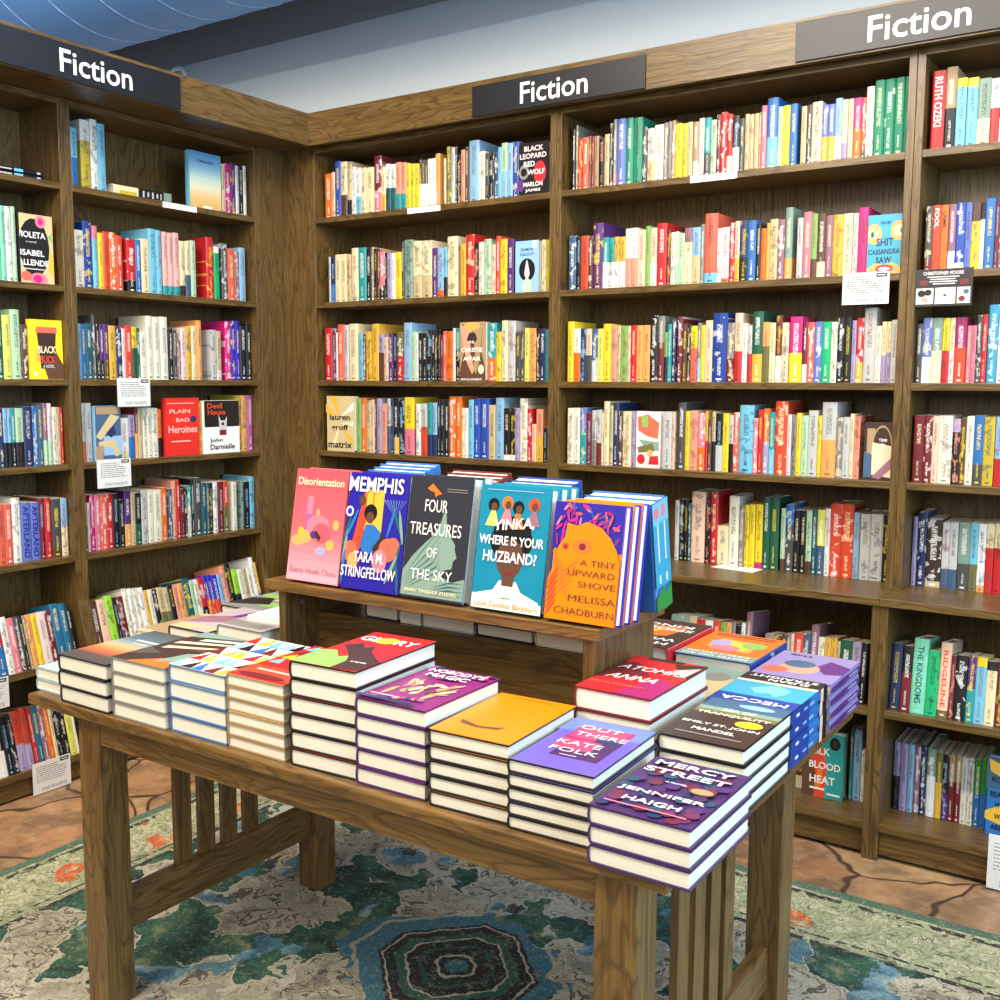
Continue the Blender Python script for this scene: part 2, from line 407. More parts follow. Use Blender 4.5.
# rug
def rug_mat():
    m, nt, b = new_mat('distressed_oriental_rug'); g = N(nt)
    tc = g.new('ShaderNodeTexCoord').outputs['Object']
    sx = g.new('ShaderNodeSeparateXYZ'); g.link(tc, sx.inputs[0]); x, y = sx.outputs[0], sx.outputs[1]
    # distance from rug edge (rug spans 0..3.2 in x, -3..0 in y of its own space)
    ex = g.m('MINIMUM', x, g.m('SUBTRACT', 3.2, x)); ey = g.m('MINIMUM', g.m('MULTIPLY', y, -1), g.m('ADD', y, 3.0)); d = g.m('MINIMUM', ex, ey)
    wv = g.new('ShaderNodeVectorMath', operation='MULTIPLY_ADD')
    nz = g.new('ShaderNodeTexNoise'); nz.inputs['Scale'].default_value = 9; nz.inputs['Detail'].default_value = 3; g.link(tc, nz.inputs['Vector'])
    g.link(nz.outputs['Color'], wv.inputs[0]); wv.inputs[1].default_value = (.12, .12, 0); g.link(tc, wv.inputs[2]); W = wv.outputs[0]
    # field: dark green ground with large faded cream flowers and blue touches
    W2 = g.new('ShaderNodeVectorMath', operation='MULTIPLY_ADD')
    nz2 = g.new('ShaderNodeTexNoise'); nz2.inputs['Scale'].default_value = 30; nz2.inputs['Detail'].default_value = 2; g.link(tc, nz2.inputs['Vector'])
    g.link(nz2.outputs['Color'], W2.inputs[0]); W2.inputs[1].default_value = (.05, .05, 0); g.link(W, W2.inputs[2]); V = W2.outputs[0]
    f1 = g.noise(V, 4.6, 1, .5, .3); f2 = g.noise(g.mapping(V, loc=(7, 3, 0)), 5.0, 1, .5, .3); f3 = g.noise(V, 11, 2, .5, .6)
    green = g.ramp(f3, [(.30, rgb('12332a')), (.45, rgb('184a3b')), (.54, rgb('27604a')), (.62, rgb('44664a')), (.70, rgb('7b8a62'))])
    cream = g.ramp(f3, [(.30, rgb('8d8170')), (.42, rgb('b5a98f')), (.52, rgb('cfc4a8')), (.62, rgb('a99e88')), (.72, rgb('8f917e'))])
    f4 = g.noise(g.mapping(V, loc=(4, 8, 0)), 16, 2, .5, .8)
    sc = g.m('MAXIMUM', g.m('LESS_THAN', g.m('ABSOLUTE', g.m('SUBTRACT', f3, .50)), .012), g.m('MULTIPLY', g.m('LESS_THAN', g.m('ABSOLUTE', g.m('SUBTRACT', f4, .5)), .018), g.m('GREATER_THAN', f2, .47)))
    cream = g.mix(g.m('MULTIPLY', sc, .8), cream, rgb('2c2327'))
    edge = g.m('LESS_THAN', g.m('ABSOLUTE', g.m('SUBTRACT', f1, .497)), .010)
    field = g.mix(g.m('GREATER_THAN', f1, .497), green, cream)
    field = g.mix(g.m('MULTIPLY', edge, .9), field, rgb('d3c9b0'))
    field = g.mix(g.m('MULTIPLY', g.m('GREATER_THAN', f2, .635), .9), field, g.ramp(f3, [(.4, rgb('2f6a80')), (.55, rgb('5d94a6')), (.65, rgb('a9bcbc'))]))
    vf = g.new('ShaderNodeTexVoronoi'); vf.inputs['Scale'].default_value = 7.5; g.link(V, vf.inputs['Vector'])
    fc = g.m('LESS_THAN', vf.outputs['Distance'], .16); fr = g.m('LESS_THAN', g.m('ABSOLUTE', g.m('SUBTRACT', vf.outputs['Distance'], .27)), .022)
    field = g.mix(g.m('MULTIPLY', g.m('MULTIPLY', fc, g.m('GREATER_THAN', f3, .47)), .9), field, rgb('2a2127'))
    field = g.mix(g.m('MULTIPLY', g.m('MULTIPLY', fr, g.m('GREATER_THAN', f3, .5)), .85), field, rgb('d0c6ae'))
    # medallion
    mx = g.m('ABSOLUTE', g.m('SUBTRACT', x, 1.262)); my = g.m('ABSOLUTE', g.m('ADD', y, .825))
    wob = g.m('MULTIPLY', g.m('SUBTRACT', g.noise(tc, 42, 2), .5), .022)
    dm = g.m('ADD', g.m('MAXIMUM', g.m('MULTIPLY', g.m('ADD', mx, my), .80), g.m('MAXIMUM', mx, my)), wob)
    med = g.ramp(g.m('MULTIPLY', dm, 3.4), [(0, rgb('2b6f70')), (.09, rgb('1d1a1c')), (.14, rgb('b9b49c')), (.165, rgb('201a1d')), (.27, rgb('244f46')), (.31, rgb('201a1d')), (.40, rgb('c0b9a0')), (.42, rgb('2b5a48')), (.50, rgb('1c191b')), (.58, rgb('bdb39a')), (.60, rgb('201b1e')), (.63, rgb('3a7285')), (.82, rgb('b3a88f')), (.86, rgb('3a7285'))], 'CONSTANT')
    field = g.mix(g.m('LESS_THAN', dm, g.m('MULTIPLY_ADD', f2, .38, .06)), field, med)
    # border
    b1 = g.noise(W, 26, 3, .6, .5)
    bord = g.ramp(b1, [(.3, rgb('77895f')), (.43, rgb('b9b58c')), (.5, rgb('93a078')), (.56, rgb('d8d0ab')), (.64, rgb('a9ad82')), (.72, rgb('d9cfa6'))])
    lines = g.m('LESS_THAN', g.m('ABSOLUTE', g.m('SUBTRACT', g.noise(W, 24, 1), .5)), .012)
    bord = g.mix(g.m('MULTIPLY', lines, .8), bord, rgb('3f4a38'))
    vo = g.new('ShaderNodeTexVoronoi'); vo.inputs['Scale'].default_value = 4.6; g.link(W, vo.inputs['Vector'])
    fm = g.m('MULTIPLY', g.m('LESS_THAN', vo.outputs['Distance'], .30), g.m('LESS_THAN', g.m('ABSOLUTE', g.m('SUBTRACT', d, .15)), .08))
    bord = g.mix(g.m('MULTIPLY', fm, g.m('GREATER_THAN', g.noise(W, 18, 2), .47)), bord, g.ramp(b1, [(.5, rgb('d0602c')), (.6, rgb('e3935a'))]))
    dash = g.m('GREATER_THAN', g.noise(tc, 45, 1), .45)
    ln = lambda p, w_: g.m('MULTIPLY', dash, g.m('LESS_THAN', g.m('ABSOLUTE', g.m('SUBTRACT', d, p)), w_))
    pat = g.mix(g.m('LESS_THAN', d, .27), field, bord)
    for p, w_ in ((.055, .009), (.275, .008), (.245, .004)): pat = g.mix(ln(p, w_), pat, rgb('26272a'))
    pat = g.mix(g.m('LESS_THAN', d, .035), pat, rgb('4f6f59'))
    # wear and weave
    we = g.noise(tc, 60, 3, .7); pat = g.mix(g.ramp(we, [(.55, (0,0,0)), (.72, (.6,.6,.6))]), pat, rgb('b3a98f'))
    sp_ = g.noise(tc, 130, 2, .6); pat = g.mix(g.ramp(sp_, [(.34, (.4,.4,.4)), (.46, (0,0,0))]), pat, rgb('3a3a33')); pat = g.mix(g.ramp(sp_, [(.58, (0,0,0)), (.74, (.35,.35,.35))]), pat, rgb('d6ccb4'))
    th = g.noise(g.mapping(tc, (240, 90, 1)), 1, 1); pat = g.mix(g.m('MULTIPLY', th, .35), pat, rgb('3d3a33'))
    g.link(pat, b.inputs['Base Color']); b.inputs['Roughness'].default_value = .95
    g.bump(th, .4, .002, b)
    return m
b = MB(); b.box(0, -3.0, 0, 3.2, 0, .009, rug_mat()); o = b.build('rug', bevel=.002, loc=(.45, -.38, .0005))
tag(o, 'green and cream faded oriental rug with teal medallion under the table', 'rug')

# ------------------------------------------------------------------ bookcases
ZR = [1.91, 1.5945, 1.30, 1.03, .7305]
TOP, TH = 2.17, .021
def bay_back(label, x0, x1):
    """bookcase on the back wall between side planes x0..x1: upper half 24 cm deep, lower half standing 13 cm further out"""
    t = thing('bookcase', label, 'bookcase', ((x0+x1)/2, 0, 0), group='oak bookcases')
    P = lambda name, dims, m, bv=.0012: boxo(name, (dims[0]-(x0+x1)/2, *dims[1:3], dims[3]-(x0+x1)/2, *dims[4:]), m, t, bv)
    for xa in (x0, x1-TH):
        s = MB(); a = xa-(x0+x1)/2
        s.prism([(a, 0, .7305), (a, .24, .7305), (a, .24, TOP), (a, 0, TOP)], (TH, 0, 0), WZ); s.build('side_panel', t, .0012)
        s = MB(); s.prism([(a, -.13, 0), (a, .24, 0), (a, .24, .7095), (a, -.13, .7095)], (TH, 0, 0), WZ); s.build('lower_side_panel', t, .0012)
    P('back_panel', (x0+TH, .225, 0, x1-TH, .24, TOP), WZ)
    P('top_panel', (x0+TH, 0, TOP-.02, x1-TH, .225, TOP), WX)
    for z in ZR[:4]: P('shelf', (x0+TH, 0, z-.02, x1-TH, .225, z), WX)
    P('counter_ledge', (x0, -.142, .7095, x1, .24, .7305), WX)
    a, bb = x0+TH-(x0+x1)/2, x1-TH-(x0+x1)/2; tn = math.tan(R(8))
    s = MB(); z = .425
    s.prism([(a, -.13, z), (a, .225, z-.355*tn), (a, .225, z-.355*tn-.022), (a, -.13, z-.022)], (bb-a, 0, 0), WX); s.build('shelf', t, .0012)
    P('shelf', (x0+TH, -.13, .083, x1-TH, .225, .105), WX)
    P('kick_board', (x0+TH, -.115, .012, x1-TH, -.1, .083), WX)
    return t
def bay_left(label, y0, y1):
    """bookcase on the left: front plane x=0, lower half flaring 5 cm out, its low shelves sloping back"""
    c = (y0+y1)/2
    t = thing('bookcase', label, 'bookcase', (0, c, 0), group='oak bookcases')
    P = lambda name, dims, m: boxo(name, (dims[0], dims[1]-c, dims[2], dims[3], dims[4]-c, dims[5]), m, t, .0012)
    for ya in (y0, y1-TH):
        s = MB(); a = ya-c
        s.prism([(0, a, TOP), (-.22, a, TOP), (-.22, a, 0), (.05, a, 0), (.05, a, .385), (.04, a, .435), (.015, a, .52), (0, a, .58)], (0, TH, 0), WZ); s.build('side_panel', t, .0012)
    P('back_panel', (-.22, y0+TH, 0, -.205, y1-TH, TOP), WZ)
    P('top_panel', (-.205, y0+TH, TOP-.02, 0, y1-TH, TOP), WY)
    for z in ZR: P('shelf', (-.205, y0+TH, z-.02, 0, y1-TH, z), WY)
    for z, an in ((.405, 15), (.09, 14)):
        tn = math.tan(R(an)); s = MB(); L = .255 if z > .3 else .22
        s.prism([(.05, y0+TH-c, z), (.05-L, y0+TH-c, z-L*tn), (.05-L, y0+TH-c, z-L*tn-.02), (.05, y0+TH-c, z-.022)], (0, y1-y0-2*TH, 0), WY); s.build('shelf', t, .0012)
    P('kick_board', (.02, y0+TH, .008, .035, y1-TH, .066), WY)
    return t
bay_left("oak bookcase at the left edge, nearest the viewer, below the first hanging sign", -2.02, -.9342)
bay_left("oak bookcase on the left wall beside the corner, white card on its middle shelf", -.9335, -.125)
bay_back("oak bookcase on the back wall next to the corner, half hidden by the table display", .147, 1.228)
bay_back("wide middle oak bookcase on the back wall, right behind the display table", 1.2285, 2.3287)
bay_back("right-hand oak bookcase on the back wall, cut off by the picture edge", 2.3293, 3.43)
t = thing('corner_panel', 'plain oak filler boards closing the corner between the two bookcase runs', 'panel', (0, 0, 0))
boxo('board', (-.02, -.124, 0, 0, -.001, TOP), WZ, t); boxo('board', (-.02, 0, 0, .146, .02, TOP), WZ, t)
# crown boards
o = boxo('fascia_board', (-.22, -2.02, 2.171, .1675, -.051, 2.187), WY); t = thing('fascia_board', 'long oak fascia along the top of the left bookcases', 'fascia', (0, 0, 0))
o.name = 'soffit_board'; o.parent = t
boxo('front_board', (.168, -2.02, 2.1655, .19, -.0501, 2.282), WY, t, 0)
t = thing('fascia_board', 'long oak fascia along the top of the back wall bookcases', 'fascia', (0, 0, 0))
boxo('soffit_board', (-.22, -.033, 2.171, 3.43, .24, 2.187), WX, t)
boxo('front_board', (.168, -.05, 2.1655, 3.43, -.033, 2.282), WX, t, 0)

# hanging section signs
m, nt, bs = new_mat('sign_black_laminate'); bs.inputs['Base Color'].default_value = (*rgb('15151b'), 1); bs.inputs['Roughness'].default_value = .40
SIGN, LET = m, plain('sign_white_letters', 'f6f6f6', .5)
def sign(label, loc, rz, w=.63, h=.103, tx=.31, tw=.25):
    t = thing('section_sign', label, 'sign', loc, (0, 0, rz), 'black section signs')
    boxo('sign_plate', (0, -.006, 0, w, 0, h), SIGN, t, .001)
    q = MB(); put_text(q, 'Fiction', LET, lambda a, b_, l: (a, -.0065-l, b_), tx, h*.5, tw, .066, 0, .010)
    q.build('sign_lettering', t, fix=False)
sign('black Fiction sign on the fascia of the left bookcases', (.191, -1.262, 2.168), R(90), .622, .103, .314, .247)
sign('black Fiction sign above the corner bookcase on the back wall', (.938, -.0505, 2.168), 0, .63, .097, .312, .246)
sign('greyish glare-washed Fiction sign above the right end of the back wall', (2.02, -.0505, 2.170), 0, .63, .103, .318, .252)

# ------------------------------------------------------------------ books standing on the shelves
# per shelf: position along the shelf, thickness, height (mm) and printed colours  base[:second[:share from foot, or from head if negative]]
SHELVES = {
('B1', 1): '194,34,165,o 228,15,169,pe 243,29,206,ub 272,32,201,cr:br:.4 304,24,198,be:k:.3 328,20,176,w 348,27,171,w:sk:.4 375,23,169,cr 398,38,167,cr 436,36,204,dr:p:.4 472,20,161,cr:go:.4 492,24,169,w:dt:.5 516,23,166,w:dt:.5 539,24,170,sa:t:.35 563,24,167,sa:t:.35 587,20,161,y 608,19,158,y 627,20,156,y 647,12,167,dg:w:.5 659,13,166,dg:w:.5 673,12,164,dg:w:.5 685,20,166,w 705,15,166,w 720,6,179,lo:lg:.3 726,12,181,lo 755,10,160,cr 766,20,198,ol 786,18,194,lg:w:.2 804,10,195,k 814,15,169,k 830,17,181,sa 847,15,189,br 863,43,206,lb 906,25,166,iv 931,17,158,dg:k:.35 948,20,159,k 968,15,157,n:sl:.4 983,15,171,sk 998,23,183,lgn:lb:.5 1021,22,180,lb 1043,24,181,ub',
('B1', 2): '206,11,174,lg 217,23,173,n:b:.4 240,28,179,cr 268,30,179,cr 298,22,177,be 321,33,198,cr 354,40,197,t 394,25,193,k 419,13,196,ta 432,17,189,k 450,10,190,dr 460,24,178,p:k:.3 484,11,172,k 496,20,169,la 516,18,168,w 534,29,170,y 564,11,206,dg 575,39,210,sg 614,41,203,cr:be:.4 655,46,202,cr:be:.4 704,24,173,pu 728,26,171,lb:o:.15 754,15,174,sk:k:.4 769,46,208,cr 827,23,179,go 850,36,209,r 886,20,179,k 906,21,180,iv 928,29,188,lgn 957,18,168,pe 975,20,195,ro 995,28,183,y 1023,27,181,pu 1159,17,170,cr 1176,18,169,yo',
('B1', 3): '179,39,200,r 218,20,199,dr 238,8,183,w 246,32,212,co 278,24,209,lg 303,46,213,cr 354,21,176,sk 375,15,173,br 390,27,182,go 417,35,210,go 452,26,172,la:br:.6 478,20,160,pe 498,23,173,pu 521,20,174,k 541,28,178,ol:r:.55 570,37,210,lb 607,21,177,lgn 628,11,172,w 639,19,172,k 659,19,171,k 678,22,182,k 700,15,181,k 715,9,181,k 729,11,185,k 740,11,163,dr 751,15,176,co 766,28,175,o 794,12,185,w 806,21,185,t:k:.6 943,37,200,t:o:.4 980,20,168,y 1000,26,206,cr 1026,32,204,lg 1058,21,165,dg 1080,15,164,dg 1095,19,178,yg 1114,27,177,lo 1141,13,177,k 1154,24,176,n 1178,13,172,t',
('B1', 4): '338,23,205,mg 361,25,205,o 386,26,196,be 412,16,199,pe 428,10,201,br 438,25,204,la 463,25,186,sa 489,17,204,lg:sl:.5 506,14,207,n 520,25,207,k:go:.3 545,26,207,k 571,46,210,y:p:.45 627,22,187,w 649,29,189,lg:ro:.55 678,21,192,t:n:.4 700,22,192,lb:n:.4 725,12,205,k 737,19,203,k 757,19,204,k 776,28,215,o 805,27,215,o 832,12,175,cr 844,17,175,w 861,23,205,sk 884,28,210,ub 913,36,210,ub 949,28,188,be 977,35,213,lb 1012,25,178,k:w:.1 1037,21,179,k:w:.1 1058,18,179,la 1076,32,212,iv 1108,19,178,r 1127,17,126,pe 1144,27,177,sa:go:.5 1171,18,115,k',
('B2', 1): '1271,13,193,k 1285,8,204,g 1293,16,160,r 1310,22,163,co 1332,10,165,dr 1342,11,164,dr 1353,16,162,ta 1369,20,153,k 1389,17,163,be 1406,13,194,k 1419,13,205,g:p:.2 1432,31,204,pb 1463,26,202,eg 1489,32,200,eg 1521,16,168,dg 1538,24,162,lg:be:.4 1562,30,169,iv 1592,14,172,g 1606,13,174,g 1619,13,175,ta 1632,22,164,y 1654,16,162,y 1670,17,164,be 1688,19,162,ta:lgn:.3 1707,17,170,pp 1724,21,169,t:dg:.4 1745,18,160,lgn 1763,13,173,dr 1776,19,178,r 1795,17,170,r:pe:.3 1812,22,163,k:lg:.45 1834,15,153,dg 1850,13,163,be 1863,14,161,be 1878,14,161,be 1892,7,163,ta 1899,16,180,p 1915,33,198,b:sk:.45 1948,14,170,lgn:pe:.3 1962,21,171,y 1983,21,173,b 2015,16,162,be 2032,14,164,dg 2046,28,169,pe 2074,17,158,pb:go:.45 2091,19,157,pb:go:.45 2110,19,170,lb:w:.4 2129,16,164,cr:la:.3 2146,14,164,pe 2160,23,164,hp:o:.5 2183,11,162,co:dg:.15 2194,20,189,iv 2214,27,202,eg 2241,27,201,eg 2268,26,201,eg 2294,12,201,eg',
('B2', 2): '1264,26,175,sl 1291,18,171,k 1309,27,172,ro 1336,16,170,br 1352,36,208,pu 1388,21,161,t:w:.52 1409,20,159,t:w:.52 1429,18,160,go:w:.52 1448,21,159,go:w:.52 1469,21,182,w:sa:.5 1490,21,183,w:sa:.5 1511,27,175,pe 1538,17,185,mg 1555,22,178,pe:w:.4 1577,33,190,r 1610,14,167,dr 1624,15,160,iv 1639,10,161,iv:lgn:.4 1649,20,155,lgn 1669,25,169,cr:mv:-.25 1694,27,169,lb:be:.5 1721,12,177,g 1733,41,206,co:sk:.15 1774,14,160,w 1788,24,162,pp:co:.08 1813,16,173,r 1829,15,177,pe:go:.4 1844,25,177,n:k:.4 1869,25,175,b 1894,15,163,k 1909,16,150,o 1925,10,164,go 1935,24,174,be 1959,20,171,mv 1979,22,203,sg:lo:.3 2015,17,171,lg 2033,23,186,p 2056,17,179,mg:br:.3 2073,24,178,br:pe:.25 2097,20,171,mv 2117,28,171,go 2145,26,172,cr 2172,14,171,pp 2186,27,184,hp',
('B2', 3): '1261,25,195,y 1286,25,171,w:o:.55 1311,21,171,n 1332,21,170,pe:dg:.5 1353,22,170,sl:lg:.4 1375,20,169,yg 1395,28,184,y 1423,21,177,sa 1444,14,177,be 1458,24,176,mg 1482,11,176,pe 1493,21,177,r 1514,22,176,lo 1536,24,176,lo 1560,26,205,k 1586,23,203,g:dr:.6 1609,11,153,mg:k:.5 1620,14,178,t 1635,12,192,n 1650,19,199,dr 1669,16,177,br 1685,12,176,k 1697,22,170,y:co:.6 1719,11,179,g:lb:.4 1730,14,171,y 1744,23,185,pe 1767,46,206,rb 1814,22,176,g:dr:.4 1836,25,204,pe:r:.45 1861,16,173,w 1877,14,168,lg:r:.5 1891,32,207,dgn:go:.4 1923,21,175,lo:ol:.6 1944,18,173,cr 1962,19,193,dr:w:.4 1981,21,172,cr:pe:.3 2004,37,188,hp:y:.45 2042,14,172,dr:w:.3 2056,20,171,co 2076,22,172,pb 2098,25,171,em 2123,18,170,iv 2141,18,181,k 2159,22,180,k 2181,12,173,la 2193,20,179,r:go:.32 2213,33,206,lg 2246,16,156,iv 2262,13,167,cr:la:.45 2275,12,167,cr:la:.5 2287,18,171,lg',
('B2', 4): '1266,24,183,iv 1290,23,184,iv 1314,23,184,pb:t:.6 1337,21,169,dr 1358,17,177,lg:g:.45 1375,18,179,lg:dr:.4 1393,7,170,cr 1400,21,207,cr 1422,13,194,be 1435,20,202,n 1455,16,175,br 1471,30,176,cr 1501,15,174,la 1611,30,178,lg 1641,11,177,pe 1660,26,206,dg 1686,15,181,y 1701,26,183,sa 1727,24,176,p:o:.4 1751,9,182,go:r:.5 1760,13,157,br 1773,12,181,be:k:.5 1786,22,176,k:lg:.45 1808,20,176,y 1828,14,171,lg:k:.5 1842,18,180,co 1860,44,202,sk 1904,14,164,p 1918,15,189,r 1933,19,193,o:la:.5 1952,17,183,t:sk:.4 1969,37,215,ro 2006,13,177,pp 2019,14,175,g 2033,15,182,y 2048,20,175,lgn 2068,27,190,lg 2095,11,176,y 2106,42,214,lg:lo:.5 2148,19,172,g 2167,19,173,lg 2186,12,183,cr 2198,17,177,sa',
('B2', 5): '1626,16,193,lg 1642,16,198,k 1658,15,197,k 1673,10,185,dt 1683,46,225,pe 1730,17,193,k 1748,24,228,r 1772,36,123,cr 1808,33,219,iv 1841,18,193,g 1859,15,194,y 1874,19,197,y 1894,23,199,y:hp:.1 1917,22,220,dgn 1939,28,220,dgn 1973,15,192,lgn:br:.2 1988,25,204,b:dg:.7 2013,19,189,k 2033,18,189,k 2051,17,190,lgn:br:.2 2068,15,193,dt 2083,23,196,sl:yg:-.55 2106,16,201,w 2122,32,217,ro 2154,35,218,ro 2189,18,195,lb 2208,30,193,lg 2238,34,194,lg 2272,22,193,k',
('B2', 6): '1700,32,175,sg 1732,27,177,sg 1759,25,178,be 1784,27,171,r 1811,25,171,w 1836,25,174,ro 1861,17,171,mg 1878,16,173,lo 1894,13,172,g 1907,17,168,k 1924,13,178,w 1937,20,211,mv 1997,27,156,g 2024,23,155,br 2047,14,162,br 2061,12,163,g 2073,10,167,pe 2084,26,171,ro 2110,19,174,sl 2129,23,199,mv 2152,18,168,iv 2170,17,170,go 2187,17,171,go 2204,10,163,be 2214,33,169,dgn 2247,24,168,la:n:.6 2272,17,168,k',
('B3', 1): '2362,33,203,r 2395,28,208,ta:k:.5 2423,25,176,sk:y:-.13 2449,26,173,sk:y:-.13 2475,31,167,sg:cr:.4 2506,22,163,w:r:.55 2528,18,160,r:w:.4 2546,20,157,k',
('B3', 2): '2362,18,173,dg:dr:.2 2380,20,174,ro 2400,19,173,o 2420,18,173,mv:w:.3 2438,23,175,ub:w:.12 2461,15,174,pb 2476,21,173,y:br:-.28 2497,11,171,w:k:-.25 2508,24,180,b 2532,11,170,dr 2543,16,169,mv 2559,20,165,n',
('B3', 3): '2353,16,159,dg 2369,23,174,pb:w:.4 2392,27,173,sg:cr:.5 2419,18,172,y:r:.5 2437,13,172,cr:pp:.5 2450,29,173,mr:ro:.55 2480,11,151,p 2491,12,151,p 2503,13,177,dg 2516,13,179,r 2530,25,203,tb 2555,16,171,w',
('B3', 4): '2358,27,182,dr 2385,21,183,dr 2406,16,182,pe 2422,35,183,iv 2457,19,175,k:la:-.2 2476,15,178,br 2491,19,183,iv 2510,24,184,b:dg:.3 2534,27,182,yo 2562,20,183,lb:r:.4 2582,17,183,w',
('B3', 5): '2353,13,196,la 2366,25,208,n 2391,40,191,db:be:.09 2432,19,185,lg:sl:.3 2451,22,186,lg:sl:.3 2474,30,186,sg:dg:.4 2504,20,189,sk:ol:.4 2524,20,189,w:lo:.1 2544,20,191,cr:r:.65 2564,22,193,cr:r:.65 2586,15,194,k',
('B3', 6): '2353,27,180,n 2381,26,177,k:dr:.6 2407,38,201,mi 2445,30,174,em 2475,28,199,pe:ol:.1 2503,12,168,dr 2515,29,171,k 2545,20,175,pu:t:.5 2565,25,174,sk:y:-.14 2590,25,166,cr:k:-.14 2615,21,167,dr 2636,22,167,k',
('B3', 7): '2353,18,195,la:k:.5 2371,21,195,la 2392,17,196,lb 2409,16,194,mv 2425,17,200,n 2442,24,195,sg:w:.6 2466,17,187,ol:go:.55 2483,16,187,k:pu:.4 2499,16,187,ta:dr:.6 2516,15,191,ta:dr:.6 2531,16,187,lg:iv:.5 2547,16,189,lg:iv:.5 2564,16,188,gr:b:.5 2580,15,190,gr:b:.5',
('L2', 1): '-892,24,185,sk:b:.5 -855,35,217,w:yo:.7 -819,27,225,w -792,29,217,sk -275,16,177,cr -259,25,181,hp -233,24,188,pu -209,15,181,w -194,23,184,k -171,15,187,w',
('L2', 2): '-894,34,183,iv -860,33,215,rb -826,20,203,sk:p:-.2 -806,19,183,y -787,24,189,ro -763,26,190,o -737,24,183,ro -697,35,177,r:k:.22 -662,22,177,b -639,33,183,cr -606,31,221,sk -575,23,219,sk -549,23,217,pk:t:.15 -526,24,216,pk:t:.15 -502,26,219,pk:t:.15 -476,25,194,cr:k:.2 -451,24,195,cr:sl:.4 -427,24,201,lgn -355,34,221,r -321,24,191,em:w:-.12 -284,28,209,dg -256,34,190,co -222,21,182,mv -200,32,200,lb',
('L2', 3): '-897,14,180,sk -883,19,179,b -864,22,183,dt -842,15,210,dg -827,12,182,k -814,16,182,pu:k:.35 -798,19,183,pu:br:.35 -779,27,179,go -752,24,176,n -728,14,171,pp -714,26,182,ro -688,20,178,y:dgn:.6 -668,12,176,dgn -656,27,163,iv -629,29,219,iv -600,30,217,iv -570,33,219,iv -535,17,178,k -517,17,176,dg -500,17,141,mv -483,23,184,pp -460,24,189,go -436,27,193,cr -409,22,214,lo -347,28,183,lg -319,21,180,be:pp:.2 -276,27,218,hp -249,22,221,vb -227,22,221,vb -205,32,205,k -173,24,214,k',
('L2', 4): '-898,20,192,lg:o:.35 -878,24,193,lg -749,35,141,w:cr:.2 -714,26,150,la:b:.5 -688,13,174,dr:lo:.5 -675,19,175,be -656,18,175,iv -638,21,173,iv -617,24,172,iv -593,17,168,o:k:.4 -416,18,189,go -228,22,212,yo -206,28,212,lo -178,29,212,mg2',
('L2', 5): '-895,9,188,br -886,10,164,pp -876,18,189,hp -858,22,187,p -836,26,187,co -810,22,188,r -788,24,185,k -764,22,162,k -742,26,191,pu:lo:.4 -716,18,182,be -698,24,180,k:dgn:.4 -674,28,188,lg -646,24,186,iv -622,33,184,iv -589,25,189,o -558,17,183,sl -541,19,210,sa -522,16,212,r -506,20,178,dr -486,12,184,k -474,17,187,t:lg:.6 -457,14,211,k -443,35,213,dg -408,22,192,dt -386,13,191,sl -373,17,190,k -356,25,192,w -330,25,191,dr -305,23,191,ro:ol:.5 -263,23,185,iv -218,13,185,sg -205,30,181,k -175,26,198,sk',
('L2', 6): '-908,30,173,br -878,31,175,pe -847,29,183,li -818,16,172,k -802,27,172,dr -774,21,196,iv -753,20,193,w -733,21,191,iv -712,22,189,w -690,15,176,go -675,19,176,iv -656,20,173,k -636,27,177,be:ol:.5 -609,20,173,be:ol:.5 -589,22,177,k -567,20,177,sa -547,24,177,lo -523,32,191,dt:lg:.25 -491,18,180,lgn -473,21,180,iv -452,26,184,r:k:.4 -426,19,188,vb:ro:.5 -407,19,186,vb:ro:.5 -388,26,182,vb:ro:.5 -362,22,182,lb -340,24,210,sa -316,27,217,k -288,27,190,li:k:.5 -261,23,186,iv -238,23,185,be -215,23,186,iv -192,21,224,w -171,10,202,go:sl:.4',
('L1', 2): '-1196,22,217,t -1173,31,222,mi -1142,17,224,mi -1125,20,224,w -1105,15,226,lgn',
('L1', 3): '-1186,13,190,br -1173,23,197,dgn -1150,27,193,yg -1123,31,212,lgn -1092,22,168,br',
('L1', 4): '-1198,19,182,n -1179,16,181,n -1163,13,181,lb:k:.42 -1149,12,181,lb:k:.42 -1137,13,180,t:k:.42 -1123,26,181,lgn:k:.42 -1097,30,185,n -1066,17,185,b -1049,18,189,sl -1031,16,194,mv:lgn:.4 -1014,16,194,pp:lgn:.4 -998,16,182,iv -982,11,182,be -971,10,180,r',
('L1', 5): '-1214,17,193,k -1196,22,188,co -1174,25,186,co -1149,30,203,w -1119,31,186,pb -1087,29,183,pb -1058,19,194,dr -1039,24,193,r -1015,33,188,dg:br:.15 -982,23,187,lb:cr:.5',
('L1', 6): '-1249,30,185,r:b:.5 -1218,22,179,w -1196,23,172,p -1172,16,173,dg -1156,12,173,k -1144,10,171,ta -1134,19,172,lo -1115,19,171,y -1096,29,173,pp -1067,21,172,dr -1046,30,190,tb2 -1016,23,186,tb2 -992,13,179,k',
('L1', 7): '-1287,21,182,k -1265,29,160,k:w:.5 -1236,22,183,k -1214,18,187,k -1196,27,187,la:ro:-.55 -1169,24,192,la:ro:-.6 -1144,14,187,r -1130,20,189,tb2 -1110,18,184,mv -1092,18,176,o -1074,12,169,cr -1062,20,156,k -1041,20,147,k -1021,24,135,yg -997,9,124,w',
('B2', 7): '2076,30,96,dr:iv:.4 2232,11,209,dt:t:.6 2243,23,210,lb 2266,10,151,iv',
}
